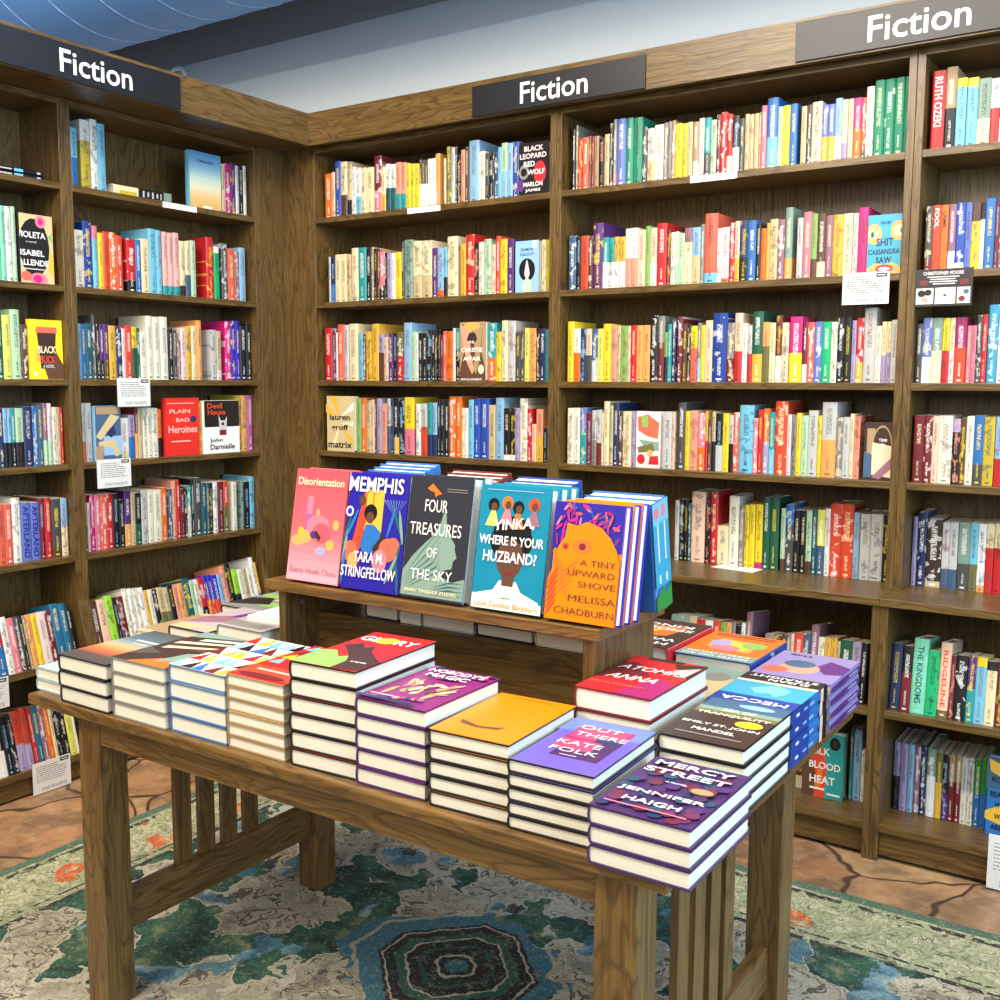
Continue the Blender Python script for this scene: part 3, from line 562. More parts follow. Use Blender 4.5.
BAYN = {'L1': 'left edge bookcase', 'L2': 'left corner bookcase', 'B1': 'back corner bookcase', 'B2': 'wide middle bookcase', 'B3': 'right-hand bookcase'}
ROWN = ['', 'top', 'second', 'third', 'fourth', 'fifth', 'sixth', 'bottom']
FROM = {('L1', r): 'right' for r in range(1, 8)}; FROM.update({('B2', 5): 'right', ('B2', 6): 'right', ('B2', 7): 'right', ('L2', 6): 'right'})
def pose(bay, row, s):
    """where a book standing at s along that shelf rests, and its turn"""
    if bay[0] == 'B':
        if row <= 4: return (s, .03, ZR[row-1]+.0003), (0, 0, 0)
        if row == 5: return (s, .10, .7308), (0, 0, 0)
        if row == 6: return (s, -.095, .4205), (R(-8), 0, 0)
        return (s, 0, .1053), (0, 0, 0)
    if row <= 5: return (-.03, s, ZR[row-1]+.0003), (0, 0, R(90))
    return ((.03, s, .400), (R(-15), 0, R(90))) if row == 6 else ((.03, s, .0855), (R(-14), 0, R(90)))

# front covers turned out on the shelves: (bay, row): [(s, width, height, cover colour, what it shows, operations)]
FACE = {
('B1', 1): [(1.0707, 0.119, 0.1682, 'k', 'black cover with white capitals and red flower', [('e', 0.72, 0.42, 0.2, 0.22, 'r'), ('e', 0.2, 0.45, 0.16, 0.14, 'g'), ('e', 0.2, 0.45, 0.1, 0.08, 'k'), ('e', 0.1, 0.2, 0.12, 0.12, 'pu'), ('t', 'BLACK', 0.52, 0.89, 0.62, 0.1, 'pp'), ('t', 'LEOPARD', 0.5, 0.75, 0.86, 0.1, 'pp'), ('t', 'RED', 0.38, 0.6, 0.36, 0.1, 'w'), ('t', 'WOLF', 0.6, 0.44, 0.56, 0.1, 'w'), ('t', 'MARLON', 0.5, 0.21, 0.62, 0.09, 'w'), ('t', 'JAMES', 0.5, 0.09, 0.5, 0.07, 'w')])],
('B1', 2): [(1.063, 0.093, 0.1701, 'pb', 'pale blue cover with dark haired head', [('r', 0, 0, 1, 1, 'lb'), ('t', 'DAMON', 0.5, 0.83, 0.5, 0.06, 'n'), ('t', 'GALGUT', 0.5, 0.74, 0.6, 0.06, 'n'), ('e', 0.5, 0.44, 0.34, 0.22, 'k'), ('p', [(0.3, 0.02), (0.7, 0.02), (0.66, 0.22), (0.5, 0.3), (0.34, 0.22)], 'lgn'), ('p', [(0.38, 0.36), (0.5, 0.22), (0.62, 0.36), (0.52, 0.62), (0.47, 0.62)], 'lg'), ('r', 0.74, 0.86, 0.9, 0.99, 'w')])],
('B1', 3): [(0.8285, 0.1131, 0.2039, 'ta', 'brown cover with crossed arms and figure', [('p', [(0, 0.1), (0.2, 0.5), (0.1, 0.95), (0.9, 0.95), (0.85, 0.5), (1, 0.2), (1, 0), (0, 0)], 'br'), ('p', [(0.05, 0.95), (0.2, 0.55), (0.32, 0.3), (0.5, 0.12), (0.6, 0.2), (0.42, 0.5), (0.5, 0.9)], 'sa'), ('p', [(0.5, 0.9), (0.9, 0.95), (0.8, 0.4), (0.66, 0.12), (0.55, 0.2), (0.62, 0.5)], 'ta'), ('e', 0.5, 0.93, 0.3, 0.07, 'lo'), ('p', [(0.3, 0.7), (0.5, 0.6), (0.7, 0.7), (0.62, 0.82), (0.4, 0.82)], 'db'), ('e', 0.84, 0.2, 0.11, 0.08, 'cr'), ('t', 'THE', 0.48, 0.66, 0.2, 0.045, 'w'), ('t', 'CHRISTIE', 0.5, 0.53, 0.78, 0.075, 'w'), ('t', 'AFFAIR', 0.5, 0.38, 0.66, 0.07, 'w'), ('t', 'NINA DE GRAMONT', 0.48, 0.03, 0.8, 0.035, 'w')])],
('B1', 4): [(0.1924, 0.1435, 0.2107, 'be', 'beige sunray cover with black script lettering', [('p', [(0.1, 1), (0.5, 0.62), (0.4, 1)], 'go'), ('p', [(0, 0.7), (0.5, 0.6), (0, 0.86)], 'go'), ('p', [(0.5, 0.62), (1, 0.75), (1, 0.9)], 'iv'), ('p', [(0.5, 0.5), (0.9, 0.1), (1, 0.2)], 'go'), ('p', [(0.5, 0.5), (0.2, 0.1), (0.35, 0.1)], 'cr'), ('p', [(0.5, 0.5), (1, 0.45), (1, 0.55)], 'cr'), ('t', 'lauren', 0.5, 0.62, 0.72, 0.11, 'k'), ('t', 'groff', 0.5, 0.42, 0.6, 0.13, 'k'), ('t', 'matrix', 0.5, 0.12, 0.84, 0.12, 'k')])],
('B2', 2): [(2.2147, 0.0898, 0.1597, 'b', 'bright blue cover with orange painted eyes', [('r', 0, 0, 1, 1, 'tb'), ('e', 0.18, 0.68, 0.24, 0.17, 'lo'), ('e', 0.16, 0.68, 0.16, 0.09, 'cr'), ('e', 0.14, 0.67, 0.06, 0.06, 'gr'), ('e', 0.14, 0.67, 0.025, 0.03, 'k'), ('e', 0.9, 0.72, 0.22, 0.17, 'lo'), ('e', 0.92, 0.72, 0.15, 0.1, 'cr'), ('e', 0.99, 0.72, 0.05, 0.05, 'gr'), ('p', [(0, 0), (1, 0), (1, 0.12), (0.7, 0.2), (0.5, 0.14), (0.3, 0.2), (0, 0.1)], 'lo'), ('e', 0.52, 0.09, 0.26, 0.07, 'r'), ('e', 0.52, 0.09, 0.18, 0.03, 'w'), ('t', 'GWEN E. KIRBY', 0.52, 0.86, 0.3, 0.05, 'rb'), ('t', 'SHIT', 0.52, 0.54, 0.5, 0.13, 'n'), ('t', 'CASSANDRA', 0.5, 0.38, 0.92, 0.09, 'n'), ('t', 'SAW', 0.5, 0.24, 0.46, 0.11, 'n')])],
('B2', 4): [(1.5169, 0.0877, 0.1771, 'pp', 'blush cover with stacked coloured shapes', [('p', [(0.1, 0.9), (0.5, 0.95), (0.95, 0.8), (0.9, 0.52), (0.5, 0.56), (0.12, 0.66)], 'co'), ('p', [(0.25, 0.92), (0.5, 0.92), (0.5, 0.72), (0.28, 0.74)], 'mg'), ('p', [(0.15, 0.5), (0.95, 0.46), (0.95, 0.3), (0.4, 0.36)], 'sg'), ('p', [(0.1, 0.36), (0.7, 0.44), (0.8, 0.3), (0.15, 0.26)], 'ol'), ('e', 0.25, 0.15, 0.16, 0.09, 'r'), ('p', [(0.55, 0.06), (0.95, 0.06), (0.92, 0.22), (0.6, 0.2)], 'r'), ('e', 0.6, 0.26, 0.12, 0.06, 'lo')], 0.022), (2.2296, 0.0738, 0.1599, 'br', 'brown cover with a curved golden handle', [('r', 0, 0, 1, 1, 'db'), ('p', [(0.1, 0.9), (0.1, 0.4), (0.4, 0.3), (0.4, 0.9)], 'ta'), ('e', 0.66, 0.62, 0.36, 0.34, 'ta'), ('e', 0.66, 0.62, 0.32, 0.3, 'db'), ('p', [(0.3, 0.66), (1, 0.6), (1, 0.05), (0.25, 0.1)], 'pe'), ('p', [(0, 0.5), (0.3, 0.44), (0.3, 0.06), (0, 0.04)], 'sl'), ('p', [(0.3, 0.05), (0.8, 0.3), (1, 0.4), (1, 0.2), (0.6, 0.02)], 'mv'), ('t', 'TEMI', 0.68, 0.7, 0.3, 0.05, 'w'), ('t', 'OH', 0.68, 0.62, 0.16, 0.05, 'w')])],
('B2', 7): [(2.1078, 0.1179, 0.1929, 't', 'teal and flame red cover with white title', [('r', 0, 0, 1, 1, 't'), ('p', [(0, 0), (0.56, 0), (0.6, 0.5), (0.5, 0.75), (0.3, 0.95), (0.1, 0.7), (0, 0.8)], 'ro'), ('p', [(0, 0), (0.3, 0), (0.35, 0.35), (0.2, 0.6), (0, 0.45)], 'br'), ('p', [(0.3, 0.1), (0.5, 0.2), (0.5, 0.5), (0.36, 0.4)], 'o'), ('e', 0.78, 0.86, 0.13, 0.1, 'k'), ('e', 0.78, 0.86, 0.06, 0.05, 'db'), ('t', 'MILK', 0.42, 0.72, 0.5, 0.11, 'w'), ('t', 'BLOOD', 0.55, 0.5, 0.76, 0.11, 'w'), ('t', 'HEAT', 0.5, 0.28, 0.62, 0.12, 'w'), ('r', 0.2, 0.12, 0.56, 0.15, 'w'), ('r', 0.62, 0.06, 0.94, 0.09, 'w')], 0.035)],
('B3', 7): [(2.5972, 0.0919, 0.2128, 'b', 'blue and yellow cover with black lettering', [('r', 0, 0.6, 1, 1, 'sl'), ('p', [(0.05, 0.98), (0.5, 0.9), (0.9, 0.98), (0.9, 0.8), (0.4, 0.76), (0.1, 0.82)], 'go'), ('p', [(0, 0.3), (0.4, 0.4), (0.9, 0.34), (1, 0.2), (0.5, 0.14), (0, 0.2)], 'go'), ('t', 'ROONEY', 0.55, 0.72, 0.8, 0.07, 'k'), ('t', 'BEAUTIFUL', 0.55, 0.53, 0.85, 0.07, 'k'), ('t', 'WORLD', 0.5, 0.4, 0.5, 0.07, 'k'), ('t', 'WHERE', 0.5, 0.25, 0.5, 0.07, 'k'), ('t', 'ARE YOU', 0.5, 0.11, 0.66, 0.07, 'k')])],
('L2', 1): [(-0.4327, 0.1436, 0.1977, 'sk', 'tall pale cover fading from blue sky to sand', [('g', [(0, 'dcae70'), (0.2, 'e6c27a'), (0.38, 'e9e2c4'), (0.55, 'c3dfd4'), (0.75, '83b9dc'), (1, '4a8cc4')]), ('t', 'TOM McNEAL', 0.5, 0.84, 0.56, 0.055, 'n'), ('r', 0.4, 0.02, 0.7, 0.06, 'w')])],
('L2', 4): [(-0.8508, 0.0984, 0.1825, 'lb', 'blue cover with pale tan bone shapes', [('r', 0, 0.0, 1, 1, 'sl'), ('r', 0.3, 0.1, 1, 0.45, 'lb'), ('p', [(0.05, 0.85), (0.9, 0.85), (0.9, 0.98), (0.05, 0.98)], 'ta'), ('p', [(0, 0.45), (0.6, 0.85), (0.95, 0.8), (0.2, 0.38)], 'be'), ('p', [(0.1, 0.35), (0.7, 0.4), (0.85, 0.3), (0.7, 0.22), (0.1, 0.28)], 'be'), ('p', [(0, 0.28), (0.3, 0.25), (0.25, 0.0), (0, 0.0)], 'ta'), ('e', 0.8, 0.16, 0.13, 0.09, 'be'), ('p', [(0.4, 0.5), (0.7, 0.66), (0.8, 0.5), (0.6, 0.42)], 'n')]), (-0.5678, 0.148, 0.2058, 'r', 'bright red cover with pale serif lettering', [('r', 0, 0, 1, 1, 'r2'), ('t', 'PLAIN', 0.42, 0.77, 0.62, 0.07, 'pk'), ('t', 'BAD', 0.5, 0.62, 0.4, 0.07, 'pk'), ('t', 'Heroines', 0.5, 0.46, 0.86, 0.13, 'pk'), ('e', 0.82, 0.63, 0.09, 0.06, 'n'), ('r', 0.14, 0.24, 0.72, 0.262, 'pk'), ('r', 0.05, 0.9, 0.85, 0.915, 'pk')]), (-0.3966, 0.1674, 0.1946, 'w', 'black over white cover with grey house shape', [('r', 0, 0.5, 1, 1, 'k'), ('t', 'Devil', 0.3, 0.9, 0.42, 0.1, 'ro'), ('t', 'House', 0.35, 0.78, 0.5, 0.1, 'ro'), ('p', [(0.42, 0.38), (0.62, 0.38), (0.64, 0.7), (0.58, 0.62), (0.46, 0.62), (0.4, 0.74)], 'lg'), ('p', [(0.42, 0.34), (0.62, 0.34), (0.62, 0.44), (0.42, 0.44)], 'dr'), ('r', 0.48, 0.53, 0.56, 0.58, 'k'), ('t', 'John', 0.32, 0.24, 0.36, 0.09, 'k'), ('t', 'Darnielle', 0.5, 0.12, 0.7, 0.1, 'k')])],
('L1', 2): [(-1.088, 0.112, 0.2101, 'k', 'black oval cover ringed with pink roses', [('r', 0, 0, 1, 1, 'be'), ('e', 0.42, 0.52, 0.46, 0.42, 'k'), ('e', 0.64, 0.9, 0.16, 0.09, 'p'), ('e', 0.64, 0.9, 0.08, 0.05, 'hp'), ('e', 0.52, 0.06, 0.27, 0.1, 'p'), ('e', 0.5, 0.07, 0.14, 0.06, 'hp'), ('e', 0.16, 0.1, 0.16, 0.07, 'co'), ('p', [(0.84, 0.2), (1, 0.1), (1, 0.4), (0.9, 0.5)], 'go'), ('p', [(0.84, 0.7), (0.96, 0.6), (0.96, 0.75)], 'mg'), ('t', 'VIOLETA', 0.34, 0.7, 0.86, 0.09, 'w'), ('t', 'a novel', 0.34, 0.6, 0.3, 0.03, 'lg'), ('t', 'ISABEL', 0.36, 0.44, 0.72, 0.085, 'w'), ('t', 'ALLENDE', 0.38, 0.3, 0.9, 0.085, 'w'), ('r', 0.1, 0.2, 0.7, 0.215, 'lg')])],
('L1', 3): [(-1.0678, 0.1098, 0.1849, 'y', 'yellow cover with hand holding a takeaway cup', [('p', [(0.5, 0.0), (1, 0.0), (1, 0.25), (0.8, 0.45), (0.72, 0.7), (0.6, 0.75), (0.6, 0.3), (0.4, 0.2)], 'br'), ('p', [(0.2, 0.78), (0.8, 0.78), (0.72, 0.18), (0.3, 0.18)], 'db'), ('p', [(0.16, 0.78), (0.84, 0.78), (0.82, 0.88), (0.2, 0.88)], 'co'), ('e', 0.2, 0.45, 0.07, 0.05, 'lo'), ('e', 0.22, 0.35, 0.07, 0.05, 'lo'), ('t', 'BLACK', 0.5, 0.5, 0.56, 0.12, 'cr'), ('t', 'BUCK', 0.52, 0.33, 0.48, 0.13, 'ro'), ('t', 'A NOVEL', 0.54, 0.22, 0.36, 0.06, 'lg'), ('e', 0.12, 0.09, 0.05, 0.035, 'w')])],
}
SPT = {('B3', 1): [(2.3785, 'RUTH OZEKI', 'w', 0.3, 0.92, 0.6)], ('B3', 2): [(2.39, 'FOOL', 'w', 0.66, 0.95, 0.55), (2.4095, 'LAMB', 'k', 0.66, 0.9, 0.5)], ('L1', 5): [(-1.1035, 'AFTERLAND', 'ni', 0.06, 0.94, 0.62), (-1.0725, 'AFTERLAND', 'ni', 0.06, 0.94, 0.62)], ('B3', 6): [(2.426, 'THE KINGDOMS', 'dt', 0.14, 0.9, 0.42), (2.489, 'RIDGELINE', 'ro', 0.14, 0.9, 0.4)]}   # lettering that can be read on a spine
rnd = random.Random(3)
for (bay, row), txt in SHELVES.items():
    items = []
    for tok in txt.split():
        a, w, h, c = tok.split(','); items.append((int(a)/1000, int(w)/1000, int(h)/1000, c, None))
    for f in FACE.get((bay, row), []): items.append((f[0], f[1], f[2], f[3], f))
    items.sort(key=lambda q: q[0])
    n = len(items); d = FROM.get((bay, row), 'left'); grp = f"books on the {ROWN[row]} shelf of the {BAYN[bay]}"
    where = f"on {BAYN[bay]}'s {ROWN[row]} shelf"
    for i, (a, w, h, c, f) in enumerate(items):
        k = i+1 if d == 'left' else n-i
        loc, rot = pose(bay, row, a)
        if f:
            x, y, z = loc; rz = rot[2]
            fwd = .012
            if bay[0] == 'B': loc = (x, y-fwd+.03 if row < 7 else y, z)
            else: loc = (x+fwd-.03, y, z)
            bound_book('hardcover', f"{f[4].replace(' cover', ' front cover', 1)}, {where}", 'book', loc, (R(90), 0, rz), w, h, f[6] if len(f) > 6 else .028, c, f[5], grp)
            continue
        p = c.split(':'); c1 = p[0]; c2 = p[1] if len(p) > 1 else p[0]; s = float(p[2]) if len(p) > 2 else (.45 if len(p) > 1 else 0)
        lo, hi = (-1, s) if s > 0 else ((1+s, 2) if s < 0 else (9, 10))
        kind = 'hardcover' if h >= .192 else ('paperback' if h >= .176 else 'pocket_paperback')
        depth = {'hardcover': .152, 'paperback': .132, 'pocket_paperback': .108}[kind]
        if bay[0] == 'B' and row == 5: depth = min(depth, .122)
        ww = max(.006, w-.0008)
        me = shelf_book_mesh(ww, h, depth, c1, c2, lo, hi, rgb(c1) if any(a <= q[0] < a+w for q in SPT.get((bay, row), [])) else ink_for(c1, rnd), rnd.random(), kind == 'hardcover')
        o = bpy.data.objects.new(kind, me); COL.objects.link(o); o.location = loc; o.rotation_euler = rot
        kw = kind.replace('_', ' ')
        two = word(c1)+(' and '+word(c2) if c2 != c1 else '')
        size = '' if c2 != c1 or ' ' in word(c1) else ('thick ' if w > .033 else ('slim ' if w < .0135 else ''))
        lab = f"{size}{two} {kw}, {ordinal(k)} from {d} {where}"
        if len(lab.split()) > 15: lab = lab.replace(two, (word(c1)+(' and '+word(c2) if c2 != c1 else '')).replace('pale ', 'pale-').replace('light ', 'light-').replace('dark ', 'dark-').replace('bright ', 'bright-').replace('leaf ', 'leaf-').replace('sky ', 'sky-').replace('slate ', 'slate-').replace('royal ', 'royal-').replace('sea ', 'sea-').replace('deep ', 'deep-'))
        tag(o, lab, 'book', grp)
        for sx, tx, col, v0, v1, hh in SPT.get((bay, row), []):
            if not a <= sx < a+w: continue
            q = MB(); put_text(q, tx, paper(col), lambda u, v, l: (ww*.5+v, -.0006, u), h*(v0+v1)/2, 0, -h*(v1-v0), hh*ww, 0, .012)
            q.build('spine_lettering', o, fix=False)

# books lying flat on the two top left shelves
for k in range(2):
    bound_book('hardcover', f"black book lying flat on left edge bookcase's top shelf, {['lower', 'upper'][k]} of two", 'book', (-.03, -.99, 1.9103+.0145*k), (0, 0, math.pi), .135, .205, .0142, 'k', None, 'two flat books on the left top shelf', [('r', .2, .34, .8, .48, 'sk'), ('r', .35, .52, .65, .95, 'lg'), ('r', .3, .06, .7, .12, 'lg')])
bound_book('hardcover', "cream and dark jacketed book lying flat on the left corner bookcase's top shelf", 'book', (-.03, -.505, 1.9103), (0, 0, math.pi), .15, .235, .034, 'cr', None, None, [('r', 0, 0, 1, .14, 'sg'), ('r', 0, .14, 1, .58, 'k'), ('r', .2, .18, .8, .2, 'lg'), ('r', .3, .24, .75, .27, 'lg'), ('r', .2, .32, .8, .35, 'lg'), ('r', .3, .4, .75, .43, 'lg'), ('r', .2, .48, .8, .51, 'lg'), ('r', .1, .62, .5, .9, 'yo')])

# ------------------------------------------------------------------ shelf cards and label strips
CARD, INKC, LOGO = plain('white_card', 'dcdcda', .6), plain('grey_card_ink', '454347', .7), plain('black_card_logo', '1a1a1c', .6)
def card(label, loc, rot, w=.131, h=.095):
    t = thing('staff_pick_card', label, 'card', loc, rot, 'staff pick cards')
    q = MB(); q.box(0, -.0008, -h, w, 0, 0, CARD); q.build('card_sheet', t)
    rr = random.Random(int(loc[2]*999)); q = MB()
    f = lambda a, b_, l: (a, -.0010-l, -h+b_)
    for k in range(8):                             # handwritten lines
        y = h*(.84-.068*k); x = w*.1
        end = w*(.66 if k < 2 else rr.uniform(.78, .92))
        while x < end:
            dx = rr.uniform(.004, .010)
            x1 = min(x+dx, end); q.face([f(x, y, 0), f(x1, y+rr.uniform(-.0006, .0006), 0), f(x1, y+.0019, 0), f(x, y+.0021, 0)], INKC); x = x1+rr.uniform(.0012, .003)
    q.build('handwritten_note', t, fix=False)
    q = MB(); put_text(q, 'STAFF FAVORITE', INKC, f, w*.55, h*.12, w*.66, h*.11, 0, -.002); q.build('card_title', t, fix=False)
    q = MB(); q.face([f(w*.72, h*.84, 0), f(w*.95, h*.84, 0), f(w*.95, h*.96, 0), f(w*.72, h*.96, 0)], LOGO)
    q.face([f(w*.75, h*.89, .0002), f(w*.92, h*.88, .0002), f(w*.92, h*.915, .0002), f(w*.75, h*.92, .0002)], CARD); q.build('card_logo', t, fix=False)
card("white staff pick card below the third shelf of the left corner bookcase", (.0012, -.777, 1.305), (0, 0, R(90)))
card("white staff pick card below the fourth shelf of the left corner bookcase", (.0012, -.866, 1.037), (0, 0, R(90)))
card("white staff pick card on the sixth shelf edge of the left edge bookcase", (.0499, -1.366, .405), (0, 0, R(90)))
card("white staff pick card on the bottom shelf edge of the left edge bookcase", (.0499, -1.172, .104), (0, 0, R(90)), .132, .101)
card("white staff pick card under the blue eyes cover on the middle bookcase", (2.158, -.0012, 1.600), (0, 0, 0), .125, .086)
card("white staff pick card at the foot of the right-hand bookcase", (2.625, -.1315, .150), (0, 0, 0), .14, .145)
t = thing('author_card', "dark author card with three small pictures on the right-hand bookcase's second shelf", 'card', (2.349, -.0012, 1.599), (0, 0, 0))
q = MB(); q.box(0, -.001, -.097, .143, 0, 0, plain('dark_card', '2b2727', .5)); q.build('card_sheet', t)
f = lambda a, b_, l: (a, -.0012-l, -.097+b_)
q = MB(); put_text(q, 'CHRISTOPHER MOORE', CARD, f, .07, .086, .10, .009, 0, .02); q.build('card_title', t, fix=False)
q = MB()
for k, (a, b_) in enumerate([(.03, .11), (.038, .10), (.036, .105), (.045, .10)]): q.face([f(a, .075-.006*k, 0), f(b_, .075-.006*k, 0), f(b_, .0775-.006*k, 0), f(a, .0775-.006*k, 0)], CARD)
for u in (.012, .112):
    q.face([f(u, .056, 0), f(u+.02, .056, 0), f(u+.02, .068, 0), f(u, .068, 0)], paper('dr'))
q.build('card_print', t, fix=False)
q = MB()
for u0, u1, cc in ((.004, .048, 'lg'), (.052, .102, 'w'), (.106, .138, 'lg')): q.face([f(u0, .006, .0001), f(u1, .006, .0001), f(u1, .048, .0001), f(u0, .048, .0001)], paper(cc))
for cu, cv, r_, cc in ((.018, .034, .010, 'k'), (.034, .036, .009, 'k'), (.026, .018, .008, 'sa'), (.076, .028, .004, 'dr'), (.118, .018, .008, 'dr'), (.128, .036, .007, 'sl')): q.face([f(cu+r_*math.cos(a), cv+r_*.9*math.sin(a), .0003) for a in [i*math.pi/6 for i in range(12)]], paper(cc))
q.build('card_pictures', t, fix=False)
STRIP = plain('white_label_strip', 'f2f0ea', .5)
for nm, dims in (("left corner bookcase's", (.0005, -.568, 1.889, .002, -.422, 1.908)), ("back corner bookcase's", (.618, -.002, 1.889, .764, -.0005, 1.908)), ("middle bookcase's", (1.696, -.002, 1.889, 1.842, -.0005, 1.908))):
    o = boxo('shelf_label_strip', dims, STRIP, None, 0); tag(o, f"white paper label strip on the {nm} top shelf edge", 'label', 'shelf label strips')
b = MB(); b.prism([(1.775, .045, .7308), (1.918, .02, .7308), (1.925, .097, .7308), (1.79, .0985, .7308)], (0, 0, .0008), CARD)
tag(b.build('paper_sheet'), 'white paper sheet lying on the middle bookcase ledge before thick white book', 'paper')

# ------------------------------------------------------------------ the display table
ZT = .655
t = thing('display_table', 'long oak display table with slatted ends, covered in stacks of books', 'table', (1.785, -1.40, 0))
cx, cy = 1.785, -1.40
D = lambda name, d, m, bv=.002: boxo(name, (d[0]-cx, d[1]-cy, d[2], d[3]-cx, d[4]-cy, d[5]), m, t, bv)
D('tabletop', (1.028, -1.768, .633, 2.466, -.885, ZT), TX, .003)
LX0, LX1, LY0, LY1, LS = 1.159, 2.345, -1.743, -1.131, .0665
for lx in (LX0, LX1):
    for ly in (LY0, LY1): D('leg', (lx, ly, .0099, lx+LS, ly+LS, .633), TZ, .003)
D('front_apron', (LX0+LS, LY0+.004, .575, LX1, LY0+.03, .633), TX)
D('back_apron', (LX0+LS, LY1+.036, .575, LX1, LY1+.0625, .633), TX)
for lx in (LX0+.02, LX1+.02):
    D('end_apron', (lx, LY0+LS, .575, lx+.026, LY1, .633), TY)
    D('end_rail', (lx, LY0+LS, .152, lx+.026, LY1, .236), TY)
    for k in range(4): y = -1.540+.0655*k; D('slat', (lx+.006, y, .236, lx+.02, y+.042, .575), TZ, .001)

# riser standing in the middle of the table
t = thing('tabletop_riser', 'dark oak riser on the table carrying the leaning front row of books', 'riser', (1.80, -1.33, ZT))
D = lambda name, d, m, bv=.0015: boxo(name, (d[0]-1.80, d[1]+1.33, d[2]-ZT, d[3]-1.80, d[4]+1.33, d[5]-ZT), m, t, bv)
D('top_board', (1.402, -1.458, .867, 2.192, -1.195, .887), TX)
for x in (1.432, 2.157): D('side_panel', (x, -1.447, ZT+.0004, x+.02, -1.208, .867), WZ)
D('front_panel', (1.452, -1.35, ZT+.0004, 2.157, -1.335, .806), WX)
D('middle_shelf', (1.452, -1.335, .79, 2.157, -1.21, .806), WX)
D('lean_panel', (1.41, -1.331, .887, 2.185, -1.321, 1.075), WX)
b = MB(); b.v = []
for k in range(10): b.v.append((1.4525-1.80, -1.40+1.33+.006*math.cos(k*math.pi/5), .835-ZT+.006*math.sin(k*math.pi/5)))
b.f = [tuple(range(10))]; b.mi = [b.mat(plain('steel_screw', '9a9a98', .35, .8))]; b.prism([v for v in b.v[:10]], (.003, 0, 0), b.mats[0]); b.build('screw', t)

# ------------------------------------------------------------------ stacks lying on the table
def stack(what, x, y, w, h, n, tk, jacket, edge=None, ops=None, turn=False, spine_ops=None, grp=None, z=ZT, jit=.0012, ang=0):
    rr = random.Random(int(x*1000)+n); proto = None
    top = z+n*tk
    for k in range(n):
        zz = z+.0003+k*tk
        pos = 'topmost of' if k == n-1 else ('bottom of' if k == 0 else f'{ordinal(n-k)} from top of')
        lab = f"{what}, {pos} {['', 'one', 'two', 'three', 'four', 'five', 'six'][n]}" if n > 1 else what
        dx, dy = (rr.uniform(-jit, jit), rr.uniform(-jit, jit)) if k < n-1 else (0, 0)
        loc = (x+dx, y+dy, zz); rot = (0, 0, R(ang)+(rr.uniform(-.006, .006) if k < n-1 else 0))
        if turn: loc = (x+w+dx, y+h+dy, zz); rot = (0, 0, math.pi)
        g = grp or ('stack of '+what+'s')
        if k == n-1: bound_book('hardcover', lab, 'book', loc, rot, w, h, tk-.0003, jacket, ops, g, spine_ops, edge)
        elif proto is None: proto = bound_book('hardcover', lab, 'book', loc, rot, w, h, tk-.0003, jacket, None, g, spine_ops, edge)
        else:
            c = copy_tree(proto); c.location = loc; c.rotation_euler = rot; c['label'] = lab
P_ = lambda *a: [tuple(x) for x in a]
# the near row, left to right: spines to the left, tails to the viewer
stack('pale blue edged small book at left table corner', 1.014, -1.738, .108, .17, 2, .0245, 'pbl')
stack('charcoal book with orange sunset cover', 1.128, -1.760, .154, .235, 3, .0325, 'dg', 'k', [('g',[(0,'4a4646'),(.16,'5a4a44'),(.3,'d8693a'),(.46,'e8a870'),(.56,'8fa09a'),(.7,'56707c'),(1,'48484a')]),('r',.25,.66,.75,.70,'lg'),('r',.35,.58,.65,.60,'lg')])
stack('brown book with pale brush-stroke cover', 1.297, -1.758, .154, .235, 4, .0292, 'g', 'g', [('r',0,0,1,1,'db'),('r',.1,.5,.9,.56,'br'),('r',0,.88,1,1,'dg'),('p',P_((.3,0),(1,.0),(1,.3),(.6,.2)),'o'),('p',P_((.6,.1),(1,.25),(1,.5),(.7,.4)),'sg'),('p',P_((0,.15),(.4,.3),(0,.4)),'dg'),('p',P_((.15,.42),(.8,.6),(.85,.66),(.15,.5)),'cr'),('p',P_((.1,.58),(.8,.74),(.85,.8),(.1,.66)),'cr'),('p',P_((.3,.74),(.9,.86),(.9,.92),(.3,.82)),'lg'),('p',P_((0,.8),(1,1),(0,1)),'sg')])
tri = [('r',0,0,1,1,'w')]
cols = ['lb','y','k','r','b','go','dr','sk','lo']
for j in range(5):
    for i in range(5):
        c = cols[(i*2+j*3) % 9]
        tri.append(('p', P_((i/5, j/5), ((i+1)/5, j/5), ((i+.5 if (i+j) % 2 else i)/5, (j+1)/5)), c))
stack('white book with coloured triangles on its cover', 1.458, -1.752, .151, .235, 4, .0318, 'w', 'stl', tri)
tri2 = [('r',0,0,1,1,'r'),('r',0,.05,1,.32,'ro')]
for j in range(4):
    for i in range(3): tri2.append(('p', P_((.05+i*.2, .42+j*.14), (.25+i*.2, .42+j*.14), (.15+i*.2, .56+j*.14)), ['sk','r','y','lb','dr','w'][(i+j*2) % 6]))
tri2 += [('p',P_((.6,.35),(1,.5),(1,1),(.75,1)),'yo'),('p',P_((.75,.7),(1,.6),(1,.86)),'sg'),('e',.5,.08,.4,.05,'dr'),('r',.2,.2,.8,.24,'pk')]
stack('tan edged book with red and yellow cover', 1.611, -1.75, .140, .225, 6, .0224, 'go', 'ta', tri2)
